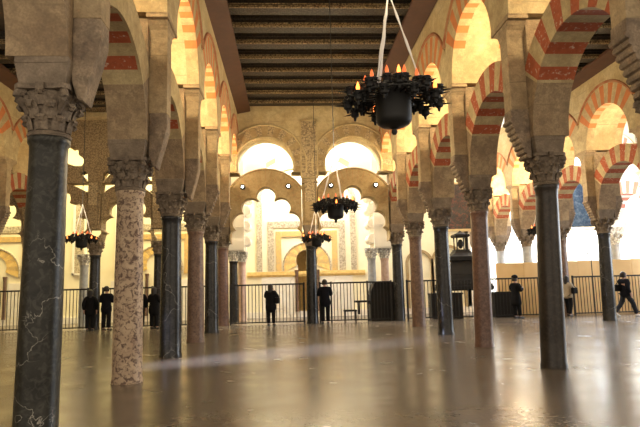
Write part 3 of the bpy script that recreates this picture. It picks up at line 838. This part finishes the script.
# ochre boarded barrier behind the right railings
t = thing('ochre_barrier', 'long ochre board barrier behind the right railing', 'barrier', (10.0, 26.5, 0))
for i in range(7):
    q = MB(); q.box((i * 1.35, -.03, 0), (i * 1.35 + 1.335, .03, 2.5 + .014 * i)); q.build('board', M['ochre_panel'], t)
for i in range(4):
    q = MB(); q.box((.6 + i * 2.7, .03, 0), (.7 + i * 2.7, .1, 2.3)); q.build('batten', M['black_wood'], t)

# ------------------------------------------------------------------ furniture near the right end
t = thing('carved_canopy', 'black carved wooden canopy with lantern top behind the right railing', 'canopy', (8.68, 27.6, 0))
def sq(q, prof, n=4):
    vs = []; fs = []
    for r, z in prof: vs += [(-r, -r, z), (r, -r, z), (r, r, z), (-r, r, z)]
    for i in range(len(prof) - 1):
        for k in range(4): fs.append((4 * i + k, 4 * i + (k + 1) % 4, 4 * i + 4 + (k + 1) % 4, 4 * i + 4 + k))
    fs += [(3, 2, 1, 0), tuple(4 * len(prof) - 4 + k for k in range(4))]; q.add(vs, fs)
q = MB(); sq(q, [(1.12, 1.25), (1.16, 1.32), (1.16, 1.45), (1.08, 1.5), (1.0, 1.9), (.90, 2.3), (.74, 2.6), (.68, 2.68), (.76, 2.78), (.78, 2.9), (.6, 2.98), (.42, 3.1), (.36, 3.2)]); q.build('canopy_body', M['black_wood'], t)
q = MB()
for z, r in ((1.5, 1.11), (2.0, 1.0), (2.72, .78)): q.box((-r, -r, z), (r, r, z + .05))
for a in range(7):
    for s in (-1, 1): q.ball((-.75 + a * .25, s * 1.03, 1.75), .06, 8); q.ball((s * 1.03, -.75 + a * .25, 1.75), .06, 8)
q.build('carved_moulding', M['black_wood'], t)
for sx in (-1, 1):
    for sy in (-1, 1):
        q = MB(); q.lathe([(.07, 0), (.05, .2), (.06, .6), (.04, .9), (.07, 1.27)], 10, (sx * 1.0, sy * 1.0, 0)); q.build('leg', M['black_wood'], t, True)
        q = MB(); q.lathe([(.035, 0), (.03, .4), (.04, .66)], 8, (sx * .25, sy * .25, 3.24)); q.build('lantern_post', M['black_wood'], t, True)
q = MB(); sq(q, [(.34, 3.18), (.34, 3.26)]); q.ball((0, 0, 3.55), .15, 10, (1, 1, 1.6)); q.build('lantern_base', M['black_wood'], t)
q = MB(); sq(q, [(.34, 3.88), (.38, 3.94), (.36, 4.02), (.2, 4.08), (.06, 4.16), (.02, 4.22)]); q.build('lantern_cap', M['black_wood'], t)
t = thing('storage_chest', 'low black chest behind the railing, left of the carved canopy foot', 'chest', (7.35, 26.1, 0))
q = MB(); q.box((-.72, -.3, 0), (.72, .3, 1.1)); q.build('body', M['black_wood'], t, bevel=.015)
q = MB(); q.box((-.76, -.34, 1.1), (.76, .34, 1.17)); q.build('lid', M['black_wood'], t, bevel=.01)
t = thing('storage_chest', 'low black cabinet left of the standing person in black', 'chest', (10.05, 25.98, 0))
q = MB(); q.box((-.5, -.25, 0), (.5, .25, 1.1)); q.build('body', M['black_wood'], t, bevel=.015)
q = MB(); q.box((-.53, -.28, 1.1), (.53, .28, 1.16)); q.build('lid', M['black_wood'], t, bevel=.01)
t = thing('draped_organ', 'bulky black draped keyboard cabinet behind the right railing', 'organ', (4.35, 26.2, 0))
q = MB(); q.prism([(-.55, .0), (-.55, 1.35), (-.4, 1.66), (.55, 1.7), (.6, 0)], 'y', -.4, .4); q.build('body', M['black_wood'], t, bevel=.02)
q = MB(); q.prism([(-.62, .75), (-.5, 1.45), (-.36, 1.72), (.58, 1.76), (.64, .2), (.6, .2), (.5, 1.66), (-.34, 1.64), (-.46, 1.4), (-.57, .75)], 'y', -.46, .46); q.build('drape', M['black_cloth'], t)
q = MB(); q.box((-1.25, -.35, .84), (-.5, .35, .92)); q.box((-1.1, -.3, .3), (-1.05, .3, .84)) ; q.build('keyboard_shelf', M['black_wood'], t)
t = thing('low_bench', 'small dark bench in front of the draped keyboard cabinet', 'bench', (2.9, 26.5, 0))
q = MB(); q.box((-.3, -.2, .42), (.3, .2, .5)); q.build('seat', M['black_wood'], t, bevel=.01)
for sx in (-.25, .25):
    for sy in (-.15, .15): q = MB(); q.box((sx - .03, sy - .03, 0), (sx + .03, sy + .03, .42)); q.build('leg', M['black_wood'], t)
def painting(lab, x, y, z, w, h, m):
    t = thing('framed_painting', lab, 'painting', (x, y, z))
    q = MB(); q.box((-w / 2, -.04, 0), (w / 2, 0, h)); q.build('canvas', M[m], t)
    q = MB()
    for (a, c) in (((-w / 2 - .08, -.1), (w / 2 + .08, .04)), ((-w / 2 - .08, h), (w / 2 + .08, h + .1)), ((-w / 2 - .08, 0), (-w / 2, h)), ((w / 2, 0), (w / 2 + .08, h))):
        q.box((a[0], -.09, a[1]), (c[0], 0, c[1]))
    q.build('frame', M['gilt'], t); return t
painting('large dark oil painting high on the wall above the carved canopy', 9.55, YB - .0, 4.6, 1.7, 2.6, 'paint_dark')
t = thing('wall_niche_arch', 'round blind arch on the pale wall behind the dark canopy', 'arch', (9.0, YB, 0))
q = MB(); q.ring(0, 2.75, .85, 1.0, 0, PI, 20, 'y', -.09, 0); q.box((-1.0, -.09, .3), (-.85, 0, 2.75)); q.box((.85, -.09, .3), (1.0, 0, 2.75)); q.build('arch_moulding', M['screen'], t)
t = thing('wall_niche_arch', 'round blind arch on the pale wall between black columns of the right row', 'arch', (7.35, YB, 0))
q = MB(); q.ring(0, 2.75, .62, .78, 0, PI, 20, 'y', -.09, 0); q.box((-.78, -.09, .3), (-.62, 0, 2.75)); q.box((.62, -.09, .3), (.78, 0, 2.75)); q.build('arch_moulding', M['screen'], t)

# ------------------------------------------------------------------ bright hall at the far right
YW = 37.5
q = MB(); q.box((10.2, YW, 0), (32, YW + .3, 11)); tag(q.build('wall_far', M['white_wall']), kind='structure')
q = MB(); q.box((10.0, YB, 0), (10.3, 44, 11)); tag(q.build('wall_bright_side', M['white_wall']), kind='structure')
q = MB(); q.box((31, -6, 0), (31.3, 44, 11)); tag(q.build('wall_outer_right', M['plaster']), kind='structure')
q = MB(); q.box((-25.3, -6, 0), (-25, 44, 11)); tag(q.build('wall_outer_left', M['plaster']), kind='structure')
painting('tall blue-grey altar painting on the far bright wall between two pillars', 20.6, YW, 5.2, 2.0, 3.4, 'paint_blue')
t = thing('floor_lamp', 'thin torchiere lamp standing behind the ochre barrier', 'lamp', (15.75, 27.2, 0))
q = MB(); q.lathe([(.18, 0), (.18, .03), (.03, .06), (.02, .2)], 14); q.build('base', M['iron'], t, True)
q = MB(); q.tube([(0, 0, .05), (0, 0, 2.75)], .018, 8); q.build('pole', M['iron'], t, True)
q = MB(); q.lathe([(.04, 2.7), (.14, 2.8), (.2, 3.0), (.21, 3.02)], 16); q.build('lamp_bowl', SH['grey'], t, True)
t = thing('floodlight', 'dazzling white floodlight beside the black column of the right aisle', 'lamp', (13.02, 23.4, 0))
q = MB(); q.tube([(0, 0, 0), (0, 0, 2.65)], .02, 8); q.build('pole', M['iron'], t, True)
q = MB(); q.lathe([(.05, 0), (.12, .06), (.13, .16)], 14); o = q.build('housing', M['iron'], t, True, (0, .14, 2.76)); o.rotation_euler = (PI / 2, 0, 0)
q = MB(); q.ball((0, 0, 0), .10, 12, (1, .45, 1)); q.build('lens', M['lamp_white'], t, True, (0, -.02, 2.76))

# ------------------------------------------------------------------ chandeliers
def chandelier_meshes():
    D = {}
    q = MB(); q.lathe([(.02, -.50), (.035, -.475), (.03, -.44), (.06, -.415), (.15, -.40), (.19, -.37), (.205, -.32), (.205, .02), (.22, .04), (.215, .07), (.18, .07)], 28); D['drum'] = q.mesh('drum', M['iron_lamp'], True)
    q = MB()
    for r, z in ((.52, -.10), (.36, -.04)):
        q.tube([(r * math.cos(2 * PI * i / 40), r * math.sin(2 * PI * i / 40), z) for i in range(41)], .014, 6)
    D['ring'] = q.mesh('ring_band', M['iron_lamp'], True)
    q = MB(); q.tube([(.2, 0, -.06), (.34, 0, -.06), (.52, 0, -.10)], .012, 5); D['arm'] = q.mesh('arm', M['iron_lamp'], True)
    q = MB(); q.lathe([(.012, -.10), (.02, -.06), (.045, -.045), (.05, -.02), (.042, .02), (.055, .05), (.05, .055), (.02, .05)], 10)
    for k in range(6):
        a = 2 * PI * k / 6
        q.add([(.03 * math.cos(a - .5), .03 * math.sin(a - .5), .01), (.03 * math.cos(a + .5), .03 * math.sin(a + .5), .01), (.03 * math.cos(a), .03 * math.sin(a), .04), (.095 * math.cos(a), .095 * math.sin(a), .015)], [(0, 1, 3), (1, 2, 3), (2, 0, 3), (0, 2, 1)])
    D['cup'] = q.mesh('lamp_cup', M['iron_lamp'], False)
    q = MB(); q.lathe([(.012, .05), (.02, .075), (.022, .1), (.014, .13), (.003, .16)], 10); D['bulb'] = q.mesh('bulb', M['bulb'], True); D['bulb_dim'] = q.mesh('bulb', M['bulb_dim'], True)
    q = MB(); q.add([(0, -.012, -.012), (0, .012, -.012), (0, 0, .015), (.13, 0, 0)], [(0, 1, 3), (1, 2, 3), (2, 0, 3), (0, 2, 1)]); D['spike'] = q.mesh('spike', M['iron_lamp'])
    return D
CH = chandelier_meshes()
def chandelier(loc, label, hang, scale=1., rz=0., knots=True):
    t = thing('chandelier', label, 'chandelier', loc, rz, 'iron ring chandeliers hung from the ceiling'); t.scale = (scale,) * 3
    link('drum', CH['drum'], t); link('ring_band', CH['ring'], t)
    n = 20
    for i in range(n):
        a = 2 * PI * i / n
        link('arm', CH['arm'], t, None, (0, 0, a))
        for r, z, on in ((.52, -.04 if i % 2 else -.14, True), (.43, -.01 if i % 2 else -.09, True), (.31, .05, i % 2 == 0)):
            if not on: continue
            c = link('lamp_cup', CH['cup'], t, (r * math.cos(a), r * math.sin(a), z), (0, 0, a))
            if (r > .5 and i % 3 == 0) or r < .4: link('bulb', CH['bulb' if r > .4 else 'bulb_dim'], c)
            if r > .5: link('spike', CH['spike'], c, (.04, 0, -.01))
    apex = (0, 0, 1.22)
    for a in (math.radians(240), math.radians(0), math.radians(120)):
        q = MB(); p = Vector((.36 * math.cos(a), .36 * math.sin(a), .0)); A = Vector(apex); pts = [p.lerp(A, k / 12) for k in range(13)]
        rr = [(.0085 if knots else .011) * (1.9 if k in (1, 2, 5, 6, 9) else 1.) for k in range(13)]
        q.tube(pts, rr, 6); q.build('cable', M['cable'], t, True)
    q = MB(); q.tube([apex, (0, 0, (hang - loc[2]) / scale)], .012, 6); q.build('suspension_wire', M['wire'], t, True)
    return t
CZ = 3.83
chandelier((1.24, 6.12, CZ - .04), 'large black iron ring chandelier nearest the camera, top centre', 9.7, 1.0, -YAW)
chandelier((1.27, 14.3, 3.74), 'black iron chandelier hanging in front of the right lobed arch', 9.7, 1.02, .9, False)
chandelier((1.20, 22.6, 3.62), 'small distant chandelier just before the middle column', 9.7, 1.02, .4, False)
chandelier((-7.75, 21.6, 3.7), 'distant chandelier hanging in the left aisle', 9.7, 1.02, .1, False)
chandelier((10.15, 21.6, 3.66), 'chandelier in the right aisle half hidden by the near dark column', 9.7, 1.02, .6, False)

# ------------------------------------------------------------------ people
def skin_mesh(name, verts, edges, radii, mats, sub=2, root=0):
    me = bpy.data.meshes.new(name); me.from_pydata(verts, edges, [])
    o = bpy.data.objects.new(name, me); C.objects.link(o)
    md = o.modifiers.new('skin', 'SKIN'); md.use_smooth_shade = True
    lay = me.skin_vertices[0].data
    for i, r in enumerate(radii):
        lay[i].radius = (r, r) if not isinstance(r, tuple) else r
        lay[i].use_root = (i == root)
    sd = o.modifiers.new('sub', 'SUBSURF'); sd.levels = sub; sd.render_levels = sub
    dg = bpy.context.evaluated_depsgraph_get(); dg.update()
    out = bpy.data.meshes.new_from_object(o.evaluated_get(dg)); out.name = name
    bpy.data.objects.remove(o); bpy.data.meshes.remove(me)
    out.materials.clear()
    out.materials.append(mats)
    out.polygons.foreach_set('use_smooth', [True] * len(out.polygons))
    out.polygons.foreach_set('material_index', [0] * len(out.polygons))
    return out

class Chain:
    def __init__(s): s.v = []; s.e = []; s.r = []
    def add(s, p, r, par=None):
        s.v.append(tuple(p)); s.r.append(r); i = len(s.v) - 1
        if par is not None: s.e.append((par, i))
        return i

def person(label, loc, heading, H=1.75, legs=(0, 0), arms='down', coat='coat_black', coat_len=.0, trs='trousers', shoe='shoe', hair='short', bag=None, hat=False, lean=0., headdown=0., female=False, group=None):
    """local frame: faces +Y, feet on z=0. legs = forward offset of the left and right foot (stride)"""
    k = H / 1.75
    t = thing('person', label, 'person', loc, heading, group); t.scale = (k * 1.06, k * 1.06, k)
    sw = .17 if female else .19
    hip = .93; drop = 0.
    stride = max(abs(legs[0]), abs(legs[1])); hip -= stride * .12
    def J(z): return lean * max(0, z - hip)                         # forward lean of the trunk
    zs, zn, zh = 1.40 - stride * .1, 1.49 - stride * .1, 1.53 - stride * .1
    c = Chain()
    pel = c.add((0, 0, hip), (.15, .105))
    w = c.add((0, J(hip + .2), hip + .2), (.125 if female else .135, .095), pel)
    ch = c.add((0, J(1.27), 1.27 - stride * .1), (.15, .11), w)
    nk0 = c.add((0, J(zs), zs + .03), (.085, .075), ch)
    nk1 = c.add((0, J(zn) + .005, zn + .02), (.052, .052), nk0)
    hd0 = c.add((0, J(zh) + .02 + headdown * .03, zh + .055), (.062, .072), nk1)
    hd1 = c.add((0, J(zh) + .025 + headdown * .06, zh + .12), (.074, .092), hd0)
    hd2 = c.add((0, J(zh) + .015 + headdown * .08, zh + .18), (.07, .085), hd1)
    nose = c.add((0, J(zh) + .125 + headdown * .07, zh + .10 - headdown * .02), .012, hd1)
    for s in (-1, 1): c.add((s * .084, J(zh) + .01, zh + .10), .016, hd1)
    LG = {}
    for s, fo in ((-1, legs[0]), (1, legs[1])):
        fz = .09 + (.10 if fo < -.2 else 0)
        h_ = c.add((s * .095, 0, hip - .06), .085, pel)
        kneef = fo * .5 + (.06 if fo > .1 else .09 if fo < -.1 else .01)
        kn = c.add((s * .10, kneef, .5), .058, h_)
        an = c.add((s * .10, fo, fz), .038, kn)
        tilt = -.05 if fo < -.2 else 0
        toe = c.add((s * .11, fo + .15, .035 + (.0 if fo >= -.2 else .0)), .03, an)
        LG[s] = [(s * .095, 0, hip - .06), (s * .10, kneef, .5), (s * .10, fo, fz), (s * .11, fo + .15, .035)]
    AR = {}
    for s in (-1, 1):
        sh = (s * sw, J(zs) - .005, zs - .01)
        if arms == 'front':                      # both forearms raised in front, holding something
            el = (s * .24, J(1.1) + .02, 1.12); wr = (s * .12, J(1.2) + .27, 1.24); hdir = Vector((-s * .6, .5, .25))
        elif arms == 'camera':
            el = (s * .25, J(1.2) + .12, 1.18); wr = (s * .10, J(1.4) + .26, 1.42); hdir = Vector((-s * .5, .3, .8))
        elif arms == 'swing':
            d_ = -1 if s < 0 else 1
            el = (s * .24, -d_ * .10, 1.13 - stride * .1); wr = (s * .23, d_ * -.06 + .10, .90); hdir = Vector((0, .25, -1))
        else:
            el = (s * .245, -.03, 1.11 - stride * .1); wr = (s * .235, .05, .86); hdir = Vector((0, .15, -1))
        hdir.normalize()
        a0 = c.add(sh, .062, ch); a1 = c.add(el, .046, a0); a2 = c.add(wr, .031, a1)
        AR[s] = [sh, el, wr]
        pw = Vector(wr); across = Vector((0, 1, 0)) if abs(hdir.y) < .6 else Vector((1, 0, 0)) * -s
        across = (across - hdir * across.dot(hdir)).normalized()
        palm = pw + hdir * .085; a3 = c.add(palm, .030, a2)
        nrm = hdir.cross(across)
        for j, (off, ln) in enumerate(((-.028, .07), (-.009, .08), (.010, .075), (.028, .058))):
            b0 = palm + hdir * .012 + across * off; b1 = b0 + hdir * ln * .55 + nrm * .01; b2 = b1 + hdir * ln * .4 + nrm * .03 * -s
            f0 = c.add(b0, .010, a3); f1 = c.add(b1, .009, f0); c.add(b2, .007, f1)
        tb = pw + hdir * .04 + across * .03; t0 = c.add(tb, .011, a3); c.add(tb + hdir * .035 + across * .025, .009, t0)
    o = link('body', skin_mesh('body', c.v, c.e, c.r, M['skin'], 1), t)
    # eyes and mouth
    q = MB()
    for s in (-1, 1): q.ball((s * .032, J(zh) + .112 + headdown * .06, zh + .125), .011, 8, (1.3, .6, .8))
    q.build('eye', M['eye'], t, True)
    q = MB(); q.ball((0, J(zh) + .108 + headdown * .05, zh + .055), .022, 8, (1.2, .4, .35)); q.build('mouth', M['lip'], t, True)
    # hair
    q = MB()
    hy = J(zh) + headdown * .06
    n = 18; prof = []
    for i in range(9):
        a = PI / 2 * i / 8
        prof.append((.104 * math.cos(a) + .0005, .07 + .135 * math.sin(a)))
    low = [(.096, -.02 if hair == 'short' else -.16), (.106, .03)]
    q.lathe(low + prof, n, (0, hy - .018, zh + .03))
    for i in range(len(q.v)):                       # open the face
        x, y, z = q.v[i]
        if y > hy + .02 and z < zh + .13: q.v[i] = (x * 1.02, hy + .018 - (zh + .13 - z) * .12, z)
        else: q.v[i] = (x, (y - hy) * 1.12 + hy, z)
    q.build('hair', M['hair_dark'], t, True)
    if hat:
        q = MB(); q.lathe([(.112, .10), (.125, .13), (.12, .2), (.07, .25), (.01, .262)], 18, (0, hy, zh + .02)); q.build('cap', M['coat_black'], t, True)
    # trousers
    c = Chain(); p0 = c.add((0, 0, hip + .04), (.15, .11))
    for s in (-1, 1):
        a, kne, ank, toe = LG[s]
        v0 = c.add((a[0], a[1], a[2]), .105, p0); v1 = c.add(kne, .085, v0); v2 = c.add((ank[0], ank[1], ank[2] + .0), .075, v1)
    link('trousers', skin_mesh('trousers', c.v, c.e, c.r, M[trs], 2), t)
    for s in (-1, 1):
        a, kne, ank, toe = LG[s]
        q = MB(); q.tube([(ank[0], ank[1] - .06, .05 + max(0, ank[2] - .09)), (ank[0], ank[1] + .03, .048 + max(0, ank[2] - .09) * .7), (toe[0], toe[1], .036), (toe[0], toe[1] + .06, .03)], [.042, .048, .042, .026], 10)
        q.build('shoe', M[shoe], t, True)
    # coat
    c = Chain(); p = c.add((0, J(hip + .2), hip + .2), (.205, .15))
    cc = c.add((0, J(1.27), 1.27 - stride * .1), (.215, .16), p); nn = c.add((0, J(zs), zs + .05), (.10, .095), cc)
    h0 = c.add((0, 0, hip), (.22, .165), p); hem = c.add((0, -.01, hip - .16 - coat_len), (.23 + coat_len * .15, .175 + coat_len * .1), h0)
    for s in (-1, 1):
        sh, el, wr = AR[s]
        a0 = c.add(sh, .105, cc); a1 = c.add(el, .085, a0); c.add(Vector(el).lerp(Vector(wr), .95), .062, a1)
    link('coat', skin_mesh('coat', c.v, c.e, c.r, M[coat], 2), t)
    if bag:
        bt, (bxx, byy, bzz) = bag
        q = MB(); q.box((bxx - .07, byy - .15, bzz - .13), (bxx + .07, byy + .15, bzz + .13)); q.build('shoulder_bag', M['coat_black'], t, bevel=.03)
        q = MB(); q.tube([(bxx, byy - .12, bzz + .12), (bxx * .6, byy - .05, 1.35), (bxx * .25, byy, zs + .09), (bxx * .6, byy + .1, 1.35), (bxx, byy + .12, bzz + .12)], .014, 6); q.build('bag_strap', M['coat_black'], t, True)
    return t
person('woman in a knee-length black coat with shoulder bag, standing at the railing', (-.74, 24.35, 0), -.25, 1.78, (0, .03), 'camera', 'coat_black', .26, 'trousers', hair='long', bag=('bag', (.27, .03, 1.05)), female=True)
person('man in a dark jacket right of the middle column facing the railing', (1.60, 24.5, 0), .1, 1.92, (0, .02), 'front', 'coat_navy', .14, 'trousers', headdown=.3)
person('person in black with a cap standing beside the low black cabinet', (10.06, 24.5, 0), -1.2, 1.86, (.0, .05), 'front', 'coat_black', .3, 'trousers', hat=True)
person('person in a beige jacket walking behind the near dark column', (12.62, 24.9, 0), -1.0, 1.82, (.14, -.12), 'front', 'jacket_beige', .02, 'trousers', hair='long', bag=('bag', (.28, .05, 1.1)), female=True)
person('person in a dark jacket striding right at the far right', (14.45, 23.5, 0), -PI / 2 + .15, 1.95, (-.40, .32), 'swing', 'coat_navy', .0, 'jeans', 'shoe_pale', bag=('bag', (-.1, -.16, 1.1)))
person('visitor in black left of the pair before the left aisle railing', (-8.35, 24.5, 0), .2, 1.74, (0, .03), 'down', 'coat_black', .2, 'trousers', hair='long', female=True)
person('taller visitor in black right of the pair before the left aisle railing', (-7.68, 24.5, 0), -.2, 1.86, (0, .02), 'front', 'coat_navy', .15, 'trousers')
person('dark visitor half hidden behind the beige blotched column', (-6.35, 24.7, 0), .3, 1.78, (0, .03), 'down', 'coat_black', .15, 'trousers')
person('dark visitor between the beige blotched column and the black one', (-5.72, 24.6, 0), -.3, 1.78, (0, .03), 'front', 'coat_black', .25, 'trousers', hair='long', female=True)

# ------------------------------------------------------------------ light
def lamp(kind, loc, power, col, rot=(0, 0, 0), **kw):
    l = bpy.data.lights.new('light', kind); l.energy = power; l.color = col
    for a, v in kw.items(): setattr(l, a, v)
    o = bpy.data.objects.new('light', l); o.location = loc; o.rotation_euler = rot; C.objects.link(o); return o
def aim(o, target):
    d = Vector(target) - o.location; o.rotation_euler = d.to_track_quat('-Z', 'Y').to_euler()
WARM = (1., .76, .43); SOFT = (1., .80, .52); WHITE = (1., .95, .86); COOL = (.82, .9, 1.)
# lamps lying on top of the lower arches, washing the upper arches and walls
for X in (XL, XR + .07):
    for k in range(-1, 4):
        lamp('POINT', (X, Y0 + (k + .5) * SP, 6.85), 85 if k >= 0 else 50, WARM, shadow_soft_size=.12)
for k in range(1, 8):
    lamp('POINT', (XRR, Y0 + (k + .5) * SP, 6.85), 60 if k < 4 else 180, WARM, shadow_soft_size=.12)
for k in range(1, 4):
    lamp('POINT', (XLL, Y0 + (k + .5) * SP, 6.85), 14, WARM, shadow_soft_size=.12)
# bright room behind the screen
lamp('AREA', (1.05, 28.3, 10.3), 800, (1., .97, .95), (0, 0, 0), size=6, size_y=3.5, shape='RECTANGLE')
lamp('AREA', (-7.2, 28.3, 10.3), 520, (1., .85, .45), (0, 0, 0), size=7, size_y=3.2, shape='RECTANGLE')
lamp('AREA', (-15.5, 28.3, 10.3), 450, (1., .84, .42), (0, 0, 0), size=7, size_y=3.2, shape='RECTANGLE')
lamp('AREA', (7.6, 28.3, 10.3), 160, WHITE, (0, 0, 0), size=4, size_y=3.5, shape='RECTANGLE')
# daylight in the bright hall at the far right
lamp('AREA', (19, 33.5, 10.4), 6500, COOL, (0, 0, 0), size=14, size_y=6, shape='RECTANGLE')
# added cool area lamp out of view on the right, brightening the floor there
lamp('AREA', (27, 19, 4.5), 1300, COOL, (0, PI / 2, 0), size=6, size_y=12, shape='RECTANGLE')
# chandelier glow
for p in ((1.24, 6.12, 5.3), (1.27, 14.3, 5.4), (1.2, 20.6, 5.6), (-7.75, 20.6, 5.4), (10.15, 21.6, 5.4)):
    lamp('POINT', p, {6.12: 40, 14.3: 120, 20.6: 190 if p[0] > 0 else 70, 21.6: 90}[p[1]], (1., .80, .50), shadow_soft_size=.5)
# a shaft of daylight from a doorway on the left
BLUE = (.62, .7, 1.)
o = lamp('SPOT', (-22, 1.0, 7.0), 90000, BLUE, spot_size=.115, spot_blend=1., shadow_soft_size=.05); aim(o, (0, 14.3, 0))
for tx, ty in ((-4.15, 10.6), (-3.35, 9.9)):  # added low narrow spots that draw thin cool streaks on the left floor
    o = lamp('SPOT', (tx - 2.2, ty - 13.6, .95), 9000, BLUE, spot_size=.022, spot_blend=.6, shadow_soft_size=.01); aim(o, (tx, ty, 0))

w = bpy.data.worlds.new('world'); bpy.context.scene.world = w; w.use_nodes = True
w.node_tree.nodes['Background'].inputs[0].default_value = (1., .85, .66, 1); w.node_tree.nodes['Background'].inputs[1].default_value = .85

# ------------------------------------------------------------------ camera
cd = bpy.data.cameras.new('camera'); cam = bpy.data.objects.new('camera', cd); C.objects.link(cam)
cd.sensor_fit = 'HORIZONTAL'; cd.sensor_width = 36; cd.lens = F_PX / 640 * 36; cd.clip_end = 200
R = Matrix.Rotation(-YAW, 3, 'Z') @ Matrix.Rotation(PITCH, 3, 'X') @ Matrix.Rotation(PI / 2, 3, 'X') @ Matrix.Rotation(-ROLL, 3, 'Z')
cam.location = (0, 0, 1.6); cam.rotation_mode = 'QUATERNION'; cam.rotation_quaternion = R.to_quaternion()
bpy.context.scene.camera = cam
sc = bpy.context.scene
sc.view_settings.view_transform = 'Standard'; sc.view_settings.look = 'None'; sc.view_settings.gamma = 1; sc.view_settings.use_curve_mapping = False
sc.view_settings.exposure = 1.05
